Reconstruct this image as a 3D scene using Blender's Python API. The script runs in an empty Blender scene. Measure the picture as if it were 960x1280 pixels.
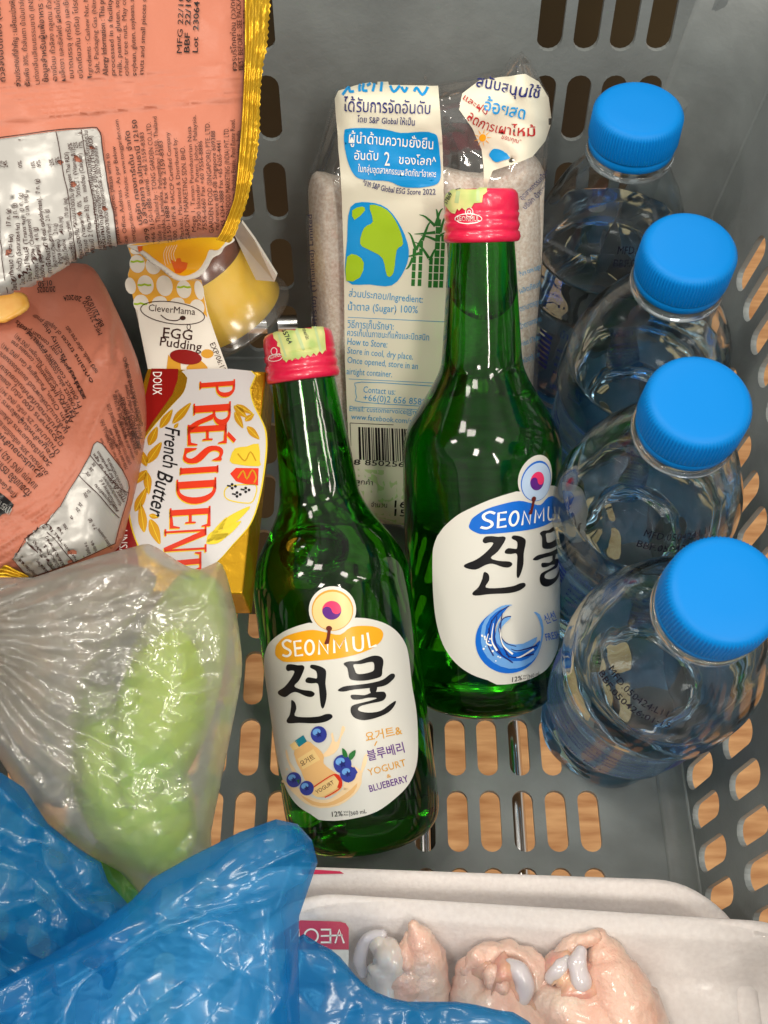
import bpy, bmesh, math, random
import numpy as np
from mathutils import Vector, Matrix, noise
from mathutils.bvhtree import BVHTree
from mathutils.geometry import tessellate_polygon

random.seed(4)
scene = bpy.context.scene
C = scene.collection

# ------------------------------------------------------------------ camera
MM = 0.001
HC = 490.0                      # camera height above the basket floor, mm
TH = math.radians(32.0)
SN, CS = math.sin(TH), math.cos(TH)
FPX = 1400.0
cam_d = bpy.data.cameras.new('camera')
cam = bpy.data.objects.new('camera', cam_d)
C.objects.link(cam)
cam.location = (0, 0, HC * MM)
cam.rotation_euler = (TH, 0, 0)
cam_d.sensor_fit = 'VERTICAL'
cam_d.sensor_height = 36.0
cam_d.lens = 36.0 * FPX / 1280.0
cam_d.clip_start = 0.01
cam_d.clip_end = 60
scene.camera = cam

# ------------------------------------------------------------------ render + view
scene.render.engine = 'CYCLES'
cy = scene.cycles
cy.use_denoising = True
cy.max_bounces = 22
cy.transmission_bounces = 20
cy.transparent_max_bounces = 24
cy.glossy_bounces = 6
cy.diffuse_bounces = 4
cy.caustics_refractive = True
cy.caustics_reflective = False
cy.blur_glossy = 0.5
cy.sample_clamp_indirect = 6.0
scene.view_settings.view_transform = 'Standard'
scene.view_settings.look = 'None'
scene.view_settings.exposure = 0.12
scene.view_settings.gamma = 1.0

# ------------------------------------------------------------------ world: dim room
world = bpy.data.worlds.new('World')
scene.world = world
world.use_nodes = True
wn = world.node_tree
bg = wn.nodes['Background']
wnoise = wn.nodes.new('ShaderNodeTexNoise')
wnoise.inputs['Scale'].default_value = 2.6
wnoise.inputs['Detail'].default_value = 3
wramp = wn.nodes.new('ShaderNodeValToRGB')
wramp.color_ramp.elements[0].position = 0.38
wramp.color_ramp.elements[0].color = (0.52, 0.49, 0.44, 1)
wramp.color_ramp.elements[1].position = 0.66
wramp.color_ramp.elements[1].color = (0.98, 0.93, 0.84, 1)
wn.links.new(wnoise.outputs['Fac'], wramp.inputs['Fac'])
wn.links.new(wramp.outputs['Color'], bg.inputs['Color'])
bg.inputs['Strength'].default_value = 0.95


def lamp(x, y, z, sx, sy, power, col=(1.0, 0.93, 0.82)):
    l = bpy.data.lights.new('ceiling_or_fill_lamp', 'AREA')
    l.shape = 'RECTANGLE'
    l.size, l.size_y = sx, sy
    l.energy = power
    l.color = col
    o = bpy.data.objects.new('ceiling_or_fill_lamp', l)
    C.objects.link(o)
    o.location = (x, y, z)
    d = Vector((0, 0.15, 0)) - Vector((x, y, z))
    o.rotation_euler = d.to_track_quat('-Z', 'Y').to_euler()
    return o


LAMPS = [(0.74, -1.45, 2.1, 0.11, 1.0, 34), (2.30, -0.35, 2.1, 0.12, 1.2, 15), (-1.9, 0.0, 2.1, 0.25, 0.35, 14), (1.6, -0.57, 2.1, 0.2, 0.3, 7),
         (-1.1, 0.6, 2.1, 0.25, 0.35, 9), (0.72, -0.12, 2.1, 0.2, 0.35, 9), (0.35, 1.7, 2.1, 0.3, 0.3, 7), (-0.5, -0.9, 2.1, 0.25, 0.35, 17), (-0.62, 0.28, 2.1, 0.3, 0.4, 12)]  # last two are added fill, unseen, to lift the lower snack bag and floor
for L in LAMPS:
    lamp(*L[:5], L[5] * 0.62)


# ------------------------------------------------------------------ helpers
def srgb(r, g=None, b=None):
    if g is None:
        g = b = r
    f = lambda c: (c / 255 / 12.92) if c / 255 <= 0.04045 else ((c / 255 + 0.055) / 1.055) ** 2.4
    return (f(r), f(g), f(b), 1)


def pix(px, py, t):
    v = (640 - py) / FPX
    return Vector((t * (px - 480) / FPX, t * (SN + CS * v), HC - t * (CS - SN * v)))


def pix_h(px, py, h):
    v = (640 - py) / FPX
    return pix(px, py, (HC - h) / (CS - SN * v))


def wmat(o):
    m = Matrix.Identity(4)
    while o is not None:
        m = Matrix.LocRotScale(o.location, o.rotation_euler, o.scale) @ m
        o = o.parent
    return m


def mk(name, verts, faces, mat, parent=None, smooth=True, local=False, uv=None):
    """verts in mm; world coordinates unless local"""
    me = bpy.data.meshes.new(name)
    if parent is not None and not local:
        inv = wmat(parent).inverted()
        vs = [tuple(inv @ (Vector(v) * MM)) for v in verts]
    else:
        vs = [tuple(Vector(v) * MM) for v in verts]
    me.from_pydata(vs, [], faces)
    me.materials.append(mat)
    if smooth:
        me.polygons.foreach_set('use_smooth', [True] * len(me.polygons))
    me.update()
    o = bpy.data.objects.new(name, me)
    C.objects.link(o)
    if parent is not None:
        o.parent = parent
    return o


def thing(name, label, cat, loc=(0, 0, 0), rot=None, scale=1.0, group=None):
    o = bpy.data.objects.new(name, None)
    C.objects.link(o)
    o.location = Vector(loc) * MM
    if rot is not None:
        o.rotation_euler = rot
    o.scale = (scale,) * 3
    o.empty_display_size = 0.02
    tag(o, label, cat, group)
    return o


def tag(o, label=None, cat=None, group=None, kind=None):
    if label: o['label'] = label
    if cat: o['category'] = cat
    if group: o['group'] = group
    if kind: o['kind'] = kind
    return o


def fix_normals(o):
    bm = bmesh.new(); bm.from_mesh(o.data)
    bmesh.ops.recalc_face_normals(bm, faces=bm.faces)
    bm.to_mesh(o.data); bm.free()


# ------------------------------------------------------------------ materials
def nd(nt, t, **kw):
    n = nt.nodes.new(t)
    for k, v in kw.items():
        if k.startswith('_'):
            setattr(n, k[1:], v)
        else:
            n.inputs[k.replace('__', ' ')].default_value = v
    return n


def pmat(name, col, rough=0.5, metal=0.0, spec=0.5, var=None, vscale=60, bump=None, bscale=400, coat=0.0, sss=0.0,
         sub_r=(1, .5, .3), detail=4, trans=0.0, ior=1.45, bump2=None, b2scale=40, aniso=None):
    m = bpy.data.materials.new(name)
    m.use_nodes = True
    nt = m.node_tree
    b = nt.nodes['Principled BSDF']
    b.inputs['Base Color'].default_value = col
    b.inputs['Roughness'].default_value = rough
    b.inputs['Metallic'].default_value = metal
    b.inputs['Specular IOR Level'].default_value = spec
    b.inputs['IOR'].default_value = ior
    b.inputs['Coat Weight'].default_value = coat
    b.inputs['Coat Roughness'].default_value = 0.12
    b.inputs['Transmission Weight'].default_value = trans
    if sss:
        b.inputs['Subsurface Weight'].default_value = sss
        b.inputs['Subsurface Radius'].default_value = sub_r
        b.inputs['Subsurface Scale'].default_value = 0.004
    tc = nd(nt, 'ShaderNodeTexCoord')
    vec = tc.outputs['Object']
    if aniso:
        mp = nd(nt, 'ShaderNodeMapping')
        mp.inputs['Scale'].default_value = aniso
        nt.links.new(vec, mp.inputs['Vector'])
        vec = mp.outputs['Vector']
    if var:
        n = nd(nt, 'ShaderNodeTexNoise', Scale=vscale, Detail=detail)
        nt.links.new(vec, n.inputs['Vector'])
        r = nd(nt, 'ShaderNodeValToRGB')
        r.color_ramp.elements[0].position = 0.32
        r.color_ramp.elements[1].position = 0.68
        r.color_ramp.elements[0].color = var
        r.color_ramp.elements[1].color = col
        nt.links.new(n.outputs['Fac'], r.inputs['Fac'])
        nt.links.new(r.outputs['Color'], b.inputs['Base Color'])
    nrm = None
    for bb, sc in ((bump, bscale), (bump2, b2scale)):
        if bb:
            n = nd(nt, 'ShaderNodeTexNoise', Scale=sc, Detail=3)
            nt.links.new(tc.outputs['Object'], n.inputs['Vector'])
            bu = nd(nt, 'ShaderNodeBump', Strength=min(bb, 1.0), Distance=0.0006 * max(1, bb) * (400 / sc))
            nt.links.new(n.outputs['Fac'], bu.inputs['Height'])
            if nrm:
                nt.links.new(nrm, bu.inputs['Normal'])
            nrm = bu.outputs['Normal']
    if nrm:
        nt.links.new(nrm, b.inputs['Normal'])
    return m


def glassmat(name, col, ior, rough=0.0, bump=0.0, bscale=60, dist=0.0012, wave=False):
    m = bpy.data.materials.new(name)
    m.use_nodes = True
    nt = m.node_tree
    for n in list(nt.nodes):
        if n.type != 'OUTPUT_MATERIAL':
            nt.nodes.remove(n)
    out = [n for n in nt.nodes if n.type == 'OUTPUT_MATERIAL'][0]
    g = nd(nt, 'ShaderNodeBsdfRefraction', Color=col, Roughness=rough, IOR=ior)
    gl = nd(nt, 'ShaderNodeBsdfGlossy', Color=(1, 1, 1, 1), Roughness=0.07)
    fr = nd(nt, 'ShaderNodeFresnel', IOR=ior)
    mx = nd(nt, 'ShaderNodeMixShader')
    nt.links.new(fr.outputs[0], mx.inputs[0]); nt.links.new(g.outputs[0], mx.inputs[1]); nt.links.new(gl.outputs[0], mx.inputs[2])
    nt.links.new(mx.outputs[0], out.inputs['Surface'])
    if bump:
        tc = nd(nt, 'ShaderNodeTexCoord')
        n = nd(nt, 'ShaderNodeTexNoise', Scale=bscale, Detail=2)
        nt.links.new(tc.outputs['Object'], n.inputs['Vector'])
        bu = nd(nt, 'ShaderNodeBump', Strength=bump, Distance=dist)
        nt.links.new(n.outputs['Fac'], bu.inputs['Height'])
        for q in (g, gl, fr): nt.links.new(bu.outputs['Normal'], q.inputs['Normal'])
    return m


def filmmat(name, tint, milk, milkcol, rough=0.12, gloss=0.5, bump=0.5, bscale=90, dist=0.0015, vor=0.0, vscale=50, transl=0.5, base=0.055):
    """thin plastic film: clear part + milky scatter + sheen"""
    m = bpy.data.materials.new(name)
    m.use_nodes = True
    nt = m.node_tree
    for n in list(nt.nodes):
        if n.type != 'OUTPUT_MATERIAL':
            nt.nodes.remove(n)
    out = [n for n in nt.nodes if n.type == 'OUTPUT_MATERIAL'][0]
    tr = nd(nt, 'ShaderNodeBsdfTransparent', Color=tint)
    df = nd(nt, 'ShaderNodeBsdfDiffuse', Color=milkcol)
    tl = nd(nt, 'ShaderNodeBsdfTranslucent', Color=milkcol)
    md = nd(nt, 'ShaderNodeMixShader', Fac=transl)
    nt.links.new(df.outputs[0], md.inputs[1]); nt.links.new(tl.outputs[0], md.inputs[2])
    m1 = nd(nt, 'ShaderNodeMixShader', Fac=milk)
    nt.links.new(tr.outputs[0], m1.inputs[1]); nt.links.new(md.outputs[0], m1.inputs[2])
    gl = nd(nt, 'ShaderNodeBsdfGlossy', Color=(1, 1, 1, 1), Roughness=rough)
    fr = nd(nt, 'ShaderNodeLayerWeight', Blend=0.35)
    mu = nd(nt, 'ShaderNodeMath', _operation='MULTIPLY_ADD')
    mu.inputs[1].default_value = gloss; mu.inputs[2].default_value = base
    nt.links.new(fr.outputs['Fresnel'], mu.inputs[0])
    m2 = nd(nt, 'ShaderNodeMixShader')
    nt.links.new(mu.outputs[0], m2.inputs[0])
    nt.links.new(m1.outputs[0], m2.inputs[1]); nt.links.new(gl.outputs[0], m2.inputs[2])
    nt.links.new(m2.outputs[0], out.inputs['Surface'])
    tc = nd(nt, 'ShaderNodeTexCoord')
    n = nd(nt, 'ShaderNodeTexNoise', Scale=bscale, Detail=3, Distortion=0.6)
    nt.links.new(tc.outputs['Object'], n.inputs['Vector'])
    bu = nd(nt, 'ShaderNodeBump', Strength=bump, Distance=dist)
    nt.links.new(n.outputs['Fac'], bu.inputs['Height'])
    last = bu
    if vor:
        v = nd(nt, 'ShaderNodeTexVoronoi', Scale=vscale)
        v.feature = 'DISTANCE_TO_EDGE'
        nz = nd(nt, 'ShaderNodeTexNoise', Scale=vscale * 0.6, Detail=2)
        mx = nd(nt, 'ShaderNodeMixRGB', Fac=0.12)
        nt.links.new(tc.outputs['Object'], mx.inputs[1]); nt.links.new(nz.outputs['Color'], mx.inputs[2])
        nt.links.new(mx.outputs[0], v.inputs['Vector'])
        b2 = nd(nt, 'ShaderNodeBump', Strength=vor, Distance=0.004)
        nt.links.new(v.outputs['Distance'], b2.inputs['Height'])
        nt.links.new(bu.outputs['Normal'], b2.inputs['Normal'])
        last = b2
    for s in (gl, df):
        nt.links.new(last.outputs['Normal'], s.inputs['Normal'])
    return m


def haze(m, fac, rough):
    # the film scatters what lies behind it
    nt = m.node_tree
    tr = [n for n in nt.nodes if n.type == 'BSDF_TRANSPARENT'][0]
    rf = nd(nt, 'ShaderNodeBsdfRefraction', Color=(0.97, 0.96, 0.94, 1), Roughness=rough, IOR=1.01)
    mx = nd(nt, 'ShaderNodeMixShader', Fac=fac)
    dst = tr.outputs[0].links[0].to_socket
    nt.links.new(tr.outputs[0], mx.inputs[1]); nt.links.new(rf.outputs[0], mx.inputs[2])
    nt.links.new(mx.outputs[0], dst)


def ink(name, col, rough=0.45, spec=0.4):
    return pmat(name, col, rough=rough, spec=spec)


# ------------------------------------------------------------------ 2D shapes in drawing space
_tc = {}


def text2d(body, bold=0.0, res=2):
    bold = 0.0 if any(c in body for c in 'MNW') else bold * 0.4
    key = (body, bold, res)
    if key in _tc:
        return _tc[key]
    cu = bpy.data.curves.new('t', 'FONT')
    cu.body = body
    cu.resolution_u = res
    cu.offset = bold
    o = bpy.data.objects.new('t', cu)
    C.objects.link(o)
    dg = bpy.context.evaluated_depsgraph_get()
    oe = o.evaluated_get(dg)
    me = oe.to_mesh()
    me.calc_loop_triangles()
    vs = np.array([v.co[:2] for v in me.vertices]) if len(me.vertices) else np.zeros((0, 2))
    tr = [tuple(t.vertices) for t in me.loop_triangles]
    oe.to_mesh_clear()
    bpy.data.objects.remove(o)
    bpy.data.curves.remove(cu)
    _tc[key] = (vs, tr)
    return vs, tr


def smooth(pts, n=4, closed=True):
    out = []
    N = len(pts)
    rng = range(N) if closed else range(N - 1)
    for i in rng:
        if closed:
            p0, p1, p2, p3 = pts[i - 1], pts[i], pts[(i + 1) % N], pts[(i + 2) % N]
        else:
            p0, p1, p2, p3 = pts[max(i - 1, 0)], pts[i], pts[i + 1], pts[min(i + 2, N - 1)]
        for k in range(n):
            t = k / n
            out.append(tuple(0.5 * (2 * p1[a] + (p2[a] - p0[a]) * t + (2 * p0[a] - 5 * p1[a] + 4 * p2[a] - p3[a]) * t * t
                                    + (3 * p1[a] - p0[a] - 3 * p2[a] + p3[a]) * t ** 3) for a in (0, 1)))
    if not closed:
        out.append(tuple(pts[-1]))
    return out


def ell(cx, cy_, rx, ry=None, rot=0, n=32, a0=0, a1=360):
    ry = rx if ry is None else ry
    r = math.radians(rot)
    out = []
    for k in range(n + (1 if a1 - a0 < 360 else 0)):
        a = math.radians(a0 + (a1 - a0) * k / n)
        x, y = rx * math.cos(a), ry * math.sin(a)
        out.append((cx + x * math.cos(r) - y * math.sin(r), cy_ + x * math.sin(r) + y * math.cos(r)))
    return out


class Ink:
    """a flat drawing in photo-plane units that gets wrapped onto a surface"""

    def __init__(self, fx=None):
        self.v, self.f, self.fx = [], [], fx

    def _p(self, pts):
        if self.fx is None: return [tuple(p) for p in pts]
        a, b, c, d = self.fx            # x = a + x*b ; y = c + y*d
        return [(a + p[0] * b, c + p[1] * d) for p in pts]

    def poly(self, pts, holes=(), sm=0):
        loops = [list(pts)] + [list(h) for h in holes]
        if sm: loops = [smooth(l, sm) for l in loops]
        loops = [self._p(l) for l in loops]
        flat = [p for l in loops for p in l]
        tr = tessellate_polygon([[Vector((p[0], p[1], 0)) for p in l] for l in loops])
        o = len(self.v)
        self.v += flat
        self.f += [tuple(o + i for i in t) for t in tr]
        return self

    def line(self, pts, w, closed=False, w2=None):
        pts = self._p(pts)
        if self.fx: w *= abs(self.fx[1]); w2 = w2 * abs(self.fx[1]) if w2 is not None else None
        n = len(pts)
        if closed: pts = pts + [pts[0]]
        o = len(self.v)
        L = len(pts)
        for i, p in enumerate(pts):
            a = pts[i - 1] if i > 0 else (pts[-2] if closed else p)
            b = pts[i + 1] if i < L - 1 else (pts[1] if closed else p)
            dx, dy = b[0] - a[0], b[1] - a[1]
            l = math.hypot(dx, dy) or 1
            ww = w if w2 is None else w + (w2 - w) * i / (L - 1)
            nx, ny = -dy / l * ww / 2, dx / l * ww / 2
            self.v += [(p[0] + nx, p[1] + ny), (p[0] - nx, p[1] - ny)]
        for i in range(L - 1):
            a = o + 2 * i
            self.f += [(a, a + 1, a + 3), (a, a + 3, a + 2)]
        return self

    def text(self, body, p0, p1, size, bold=0.0, mid=None, res=2, slant=0.0, flip=False):
        p0, p1 = self._p([p0, p1])
        if mid: mid = self._p([mid])[0]
        if self.fx: size *= abs(self.fx[1])
        vs, tr = text2d(body, bold, res)
        if not len(vs): return self
        x0, x1 = vs[:, 0].min(), vs[:, 0].max()
        W = max(x1 - x0, 1e-5)
        s = (vs[:, 0] - x0 + slant * vs[:, 1]) / W
        p0, p1 = np.array(p0), np.array(p1)
        if mid is None:
            c = (p0 + p1) / 2
        else:
            c = 2 * np.array(mid) - (p0 + p1) / 2
        s_ = s[:, None]
        pos = (1 - s_) ** 2 * p0 + 2 * s_ * (1 - s_) * c + s_ ** 2 * p1
        tan = 2 * (1 - s_) * (c - p0) + 2 * s_ * (p1 - c)
        tan /= np.linalg.norm(tan, axis=1)[:, None] + 1e-9
        up = np.stack([tan[:, 1], -tan[:, 0]], 1)
        pos = pos + up * (vs[:, 1:2] * size)
        o = len(self.v)
        self.v += [tuple(p) for p in pos]
        self.f += [tuple(o + i for i in t) for t in tr]
        return self

    def cut(self, g):
        self.v, self.f = gridcut(self.v, self.f, g)
        return self

    def build(self, name, mapper, mat, parent, off=0.15, cut=None, local=False, smooth_=True):
        v, f = self.v, self.f
        if cut: v, f = gridcut(v, f, cut)
        m = [mapper(p[0], p[1], off) for p in v]
        idx, vv = {}, []
        for i, q in enumerate(m):
            if q is not None:
                idx[i] = len(vv); vv.append(q)
        ff = []
        for t in f:
            if all(i in idx for i in t):
                ps = [m[i] for i in t]
                if max((ps[0] - ps[1]).length, (ps[1] - ps[2]).length, (ps[0] - ps[-1]).length) < 90:
                    ff.append(tuple(idx[i] for i in t))
        o = mk(name, vv, ff, mat, parent, smooth=smooth_, local=local)
        if hasattr(mapper, 'flat') or True:
            # orient faces toward the camera
            me = o.data
            W = wmat(o)
            cp = Vector((0, 0, HC * MM))
            s = 0
            for p in me.polygons[:60]:
                n = W.to_3x3() @ p.normal
                s += 1 if n.dot(cp - W @ p.center) > 0 else -1
            if s < 0: me.flip_normals()
        return o


def gridcut(v, f, g):
    bm = bmesh.new()
    bv = [bm.verts.new((p[0], p[1], 0)) for p in v]
    for t in f:
        try: bm.faces.new([bv[i] for i in t])
        except ValueError: pass
    gx, gy = (g if isinstance(g, tuple) else (g, g))
    if len(v) == 0: return v, f
    xs = [p[0] for p in v]; ys = [p[1] for p in v]
    for ax, lo, hi, st in ((0, min(xs), max(xs), gx), (1, min(ys), max(ys), gy)):
        if not st: continue
        k = math.floor(lo / st) + 1
        while k * st < hi:
            co = [0, 0, 0]; co[ax] = k * st
            no = [0, 0, 0]; no[ax] = 1
            bmesh.ops.bisect_plane(bm, geom=bm.verts[:] + bm.edges[:] + bm.faces[:], plane_co=co, plane_no=no, dist=1e-4)
            k += 1
    bmesh.ops.remove_doubles(bm, verts=bm.verts, dist=1e-4)
    bmesh.ops.triangulate(bm, faces=[x for x in bm.faces if len(x.verts) > 4])
    bm.verts.index_update()
    vv = [(a.co.x, a.co.y) for a in bm.verts]
    ff = [tuple(a.index for a in x.verts) for x in bm.faces]
    bm.free()
    return vv, ff


def bvh_of(verts, faces):
    return BVHTree.FromPolygons([tuple(v) for v in verts], faces)


def world_geo(o):
    W = wmat(o)
    return [(W @ v.co) / MM for v in o.data.vertices], [tuple(p.vertices) for p in o.data.polygons]


CAMP = Vector((0, 0, HC))


def caster(*objs):
    V, Fc = [], []
    for o in objs:
        v, f = world_geo(o)
        k = len(V)
        V += v; Fc += [tuple(i + k for i in t) for t in f]
    tree = bvh_of(V, Fc)

    def mp(px, py, off):
        d = (pix(px, py, 100) - CAMP).normalized()
        loc, n, i, dist = tree.ray_cast(CAMP, d)
        if loc is None: return None
        if n.dot(d) > 0: n = -n
        return loc + n * off - d * (off * 0.3)
    return mp


def polydist(P, poly):
    A = np.array(poly, float)
    B = np.roll(A, -1, axis=0)
    P = np.array(P, float)
    best = np.full(len(P), 1e9)
    for a, b in zip(A, B):
        ab = b - a
        l2 = (ab ** 2).sum() + 1e-12
        t = np.clip(((P - a) @ ab) / l2, 0, 1)
        best = np.minimum(best, np.linalg.norm(P - (a + t[:, None] * ab), axis=1))
    return best


def pillow(name, outline, g, depth, bulge, edge, back, mat, parent, wr=None, damp=12, open_back=False):
    """soft closed body: front and back sheets meeting along the outline"""
    ik = Ink().poly(outline)
    v, f = gridcut(ik.v, ik.f, g)
    d = polydist(v, outline)
    V = []
    for (x, y), q in zip(v, d):
        p = math.sqrt(max(0, 1 - (1 - min(q / edge, 1)) ** 2))
        t = depth(x, y) - bulge * p
        if wr: t -= wr(x, y) * min(1, q / damp + 0.0)
        V.append(pix(x, y, t))
    n = len(V)
    F = [tuple(t) for t in f]
    if not open_back:
        bi = {}
        for i, ((x, y), q) in enumerate(zip(v, d)):
            if q < 1e-3: bi[i] = i
            else:
                p = math.sqrt(max(0, 1 - (1 - min(q / edge, 1)) ** 2))
                t = depth(x, y) + back * p + 0.6
                bi[i] = len(V)
                V.append(pix(x, y, t))
        F += [tuple(bi[i] for i in reversed(t)) for t in f]
    o = mk(name, V, F, mat, parent)
    if open_back:
        me = o.data
        W = wmat(o)
        s = 0
        for p in me.polygons[:200]:
            s += 1 if (W.to_3x3() @ p.normal).dot(Vector((0, 0, HC * MM)) - W @ p.center) > 0 else -1
        if s < 0: me.flip_normals()
    else:
        fix_normals(o)
    return o


def lathe(prof, seg=64, z0cap=True, z1cap=True, rfun=None):
    V, F = [], []
    for (z, r) in prof:
        for k in range(seg):
            a = 2 * math.pi * k / seg
            rr = r if rfun is None else rfun(z, r, a)
            V.append((rr * math.cos(a), rr * math.sin(a), z))
    for i in range(len(prof) - 1):
        for k in range(seg):
            a, b = i * seg + k, i * seg + (k + 1) % seg
            F.append((a, b, b + seg, a + seg))
    if z0cap:
        c = len(V); V.append((0, 0, prof[0][0]))
        for k in range(seg): F.append((c, (k + 1) % seg, k))
    if z1cap:
        c = len(V); V.append((0, 0, prof[-1][0])); o = (len(prof) - 1) * seg
        for k in range(seg): F.append((c, o + k, o + (k + 1) % seg))
    return V, F


def interp(prof, z):
    for (a, r), (b, s) in zip(prof, prof[1:]):
        if a <= z <= b: return r + (s - r) * (z - a) / (b - a + 1e-9)
    return prof[-1][1]


def resample(prof, n=4):
    return smooth(prof, n, closed=False)


def folds(x, y, scale, seed, n=5):
    # crisp creases between flat facets, like handled thin film
    rr = random.Random(seed)
    wx, wy = x + scale * .5 * noise.noise(Vector((x / scale / 2.5, y / scale / 2.5, seed))), y + scale * .5 * noise.noise(Vector((x / scale / 2.5, y / scale / 2.5, seed + 9)))
    h = 0
    for k in range(n):
        a = rr.uniform(0, math.pi); p = scale * rr.uniform(.8, 2.2); o = rr.uniform(0, 9)
        u = (wx * math.cos(a) + wy * math.sin(a)) / p + o
        m = max(0.0, noise.noise(Vector((x / scale / 1.6, y / scale / 1.6, seed + 20 + k * 3))) + .25)
        h += (abs((u % 1) - .5) * 2 - .5) * m * p / scale
    return h


def rnd(x, y, s, seed=0.0):
    return noise.noise(Vector((x / s, y / s, seed)))


def crumple(x, y, s, seed=0.0, warp=0.5):
    """faceted folds, 0..1"""
    wx = x / s + warp * noise.noise(Vector((x / s * 0.8, y / s * 0.8, seed + 3)))
    wy = y / s + warp * noise.noise(Vector((x / s * 0.8 + 9, y / s * 0.8, seed + 5)))
    d, _ = noise.voronoi(Vector((wx, wy, seed)))
    return d[0]


# ================================================================== materials
M = {}
M['basket'] = pmat('grey_plastic', srgb(126, 132, 132), rough=0.42, spec=0.4, var=srgb(112, 117, 117), vscale=30, bump=0.25, bscale=900, bump2=0.2, b2scale=120)
M['wood'] = pmat('tan_floor', srgb(204, 156, 106), rough=0.5, var=srgb(164, 112, 66), vscale=16, detail=8, aniso=(1, 6, 1))
M['dark'] = pmat('dark_panel', srgb(38, 35, 26), rough=0.5, var=srgb(52, 46, 28), vscale=9)
M['steel'] = pmat('chrome', srgb(205), rough=0.18, metal=1.0)
M['green_glass'] = glassmat('green_glass', (0.13, 0.54, 0.07, 1), 1.42, bump=0.25, bscale=70, dist=0.0010)
M['air_wall'] = glassmat('inner_wall', (0.80, 0.95, 0.78, 1), 1.42)
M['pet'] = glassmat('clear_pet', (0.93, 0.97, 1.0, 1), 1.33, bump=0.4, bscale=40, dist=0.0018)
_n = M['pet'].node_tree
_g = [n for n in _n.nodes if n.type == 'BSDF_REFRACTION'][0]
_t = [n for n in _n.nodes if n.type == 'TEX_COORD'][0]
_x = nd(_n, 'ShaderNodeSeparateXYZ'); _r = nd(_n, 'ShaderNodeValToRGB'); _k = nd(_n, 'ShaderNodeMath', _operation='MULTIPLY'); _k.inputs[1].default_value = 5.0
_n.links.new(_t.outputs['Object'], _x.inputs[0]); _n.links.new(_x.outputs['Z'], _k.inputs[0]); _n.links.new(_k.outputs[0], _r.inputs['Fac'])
_r.color_ramp.elements[0].position = 0.17; _r.color_ramp.elements[0].color = (0.46, 0.76, 0.98, 1)  # blue of the cap refracted in the base, put into the tint
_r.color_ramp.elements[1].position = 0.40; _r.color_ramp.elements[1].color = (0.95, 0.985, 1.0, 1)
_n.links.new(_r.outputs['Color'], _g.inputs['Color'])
M['pet_in'] = glassmat('pet_inner', (0.98, 0.99, 1.0, 1), 1.33, bump=0.2, bscale=35, dist=0.001)
M['bluecap'] = pmat('blue_cap', srgb(0, 124, 206), rough=0.45, spec=0.22, sss=0.0, sub_r=(0.2, 0.5, 1), bump=0.1, bscale=900)
M['redcap'] = pmat('red_cap', srgb(222, 28, 72), rough=0.28, spec=0.6, coat=0.4, bump=0.35, bscale=260)
M['seal'] = pmat('seal_paper', srgb(228, 222, 150), rough=0.5, var=srgb(170, 196, 110), vscale=140, detail=1)
M['label'] = pmat('white_label', srgb(216, 214, 206), rough=0.3, spec=0.5)
M['black'] = ink('black_ink', srgb(22, 20, 22), rough=0.3)
M['white'] = ink('white_ink', srgb(246, 244, 238))
M['orange'] = ink('orange_ink', srgb(240, 168, 32), 0.3)
M['cream'] = ink('cream_ink', srgb(240, 205, 140), 0.3)
M['peach'] = ink('peach_ink', srgb(243, 212, 168), 0.3)
M['peach2'] = ink('deep_peach_ink', srgb(234, 186, 124), 0.3)
M['blue'] = ink('blue_ink', srgb(16, 104, 206), 0.3)
M['lblue'] = ink('light_blue_ink', srgb(110, 165, 226), 0.3)
M['pblue'] = ink('pale_blue_ink', srgb(186, 208, 236), 0.3)
M['navy'] = ink('navy_ink', srgb(34, 40, 110), 0.3)
M['pink'] = ink('pink_ink', srgb(236, 52, 104), 0.3)
M['purple'] = ink('purple_ink', srgb(92, 30, 130), 0.3)
M['brown'] = ink('brown_ink', srgb(98, 28, 16), 0.3)
M['gold_ink'] = ink('ochre_ink', srgb(216, 156, 48), 0.35)
M['teal'] = ink('teal_ink', srgb(24, 130, 150), 0.3)
M['berry'] = ink('berry_ink', srgb(52, 62, 150), 0.3)
M['leafgreen'] = ink('leaf_ink', srgb(40, 110, 50), 0.3)
M['cyan'] = ink('cyan_ink', srgb(0, 146, 216), 0.35)
M['skyblue'] = ink('sky_ink', srgb(60, 150, 200), 0.4)
M['lime'] = ink('lime_ink', srgb(160, 196, 20), 0.4)
M['darkgreen'] = ink('bamboo_ink', srgb(34, 108, 36), 0.4)
M['red'] = ink('red_ink', srgb(176, 30, 30), 0.4)
M['palegreen'] = ink('pale_green_ink_and_bottle_light', srgb(186, 206, 150), 0.4)  # ink on the cap seals; painted bottle light on the sugar bag
M['creamprint'] = ink('cream_print', srgb(222, 218, 198), 0.35)
M['salmon'] = pmat('salmon_foil', srgb(182, 112, 90), rough=0.40, spec=0.35, bump=0.25, bscale=420, bump2=0.25, b2scale=60)
M['silver'] = pmat('silver_print', srgb(172, 170, 166), rough=0.32, metal=0.2, bump2=0.3, b2scale=50)
M['goldfoil'] = pmat('gold_foil', srgb(190, 150, 34), rough=0.3, metal=0.75, bump=0.15, bscale=200, bump2=0.3, b2scale=70)
M['nutprint'] = pmat('nut_print', srgb(226, 140, 22), rough=0.3, var=srgb(250, 210, 110), vscale=60)
M['dkbrown'] = ink('dark_brown_ink', srgb(58, 28, 22), 0.45)
M['card'] = pmat('white_card', srgb(232, 226, 214), rough=0.5)
M['eggorange'] = ink('egg_orange', srgb(232, 172, 60), 0.45)
M['yolk'] = pmat('yellow_lid', srgb(255, 206, 20), rough=0.3, var=srgb(252, 170, 16), vscale=25, detail=1, coat=0.3)
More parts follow.
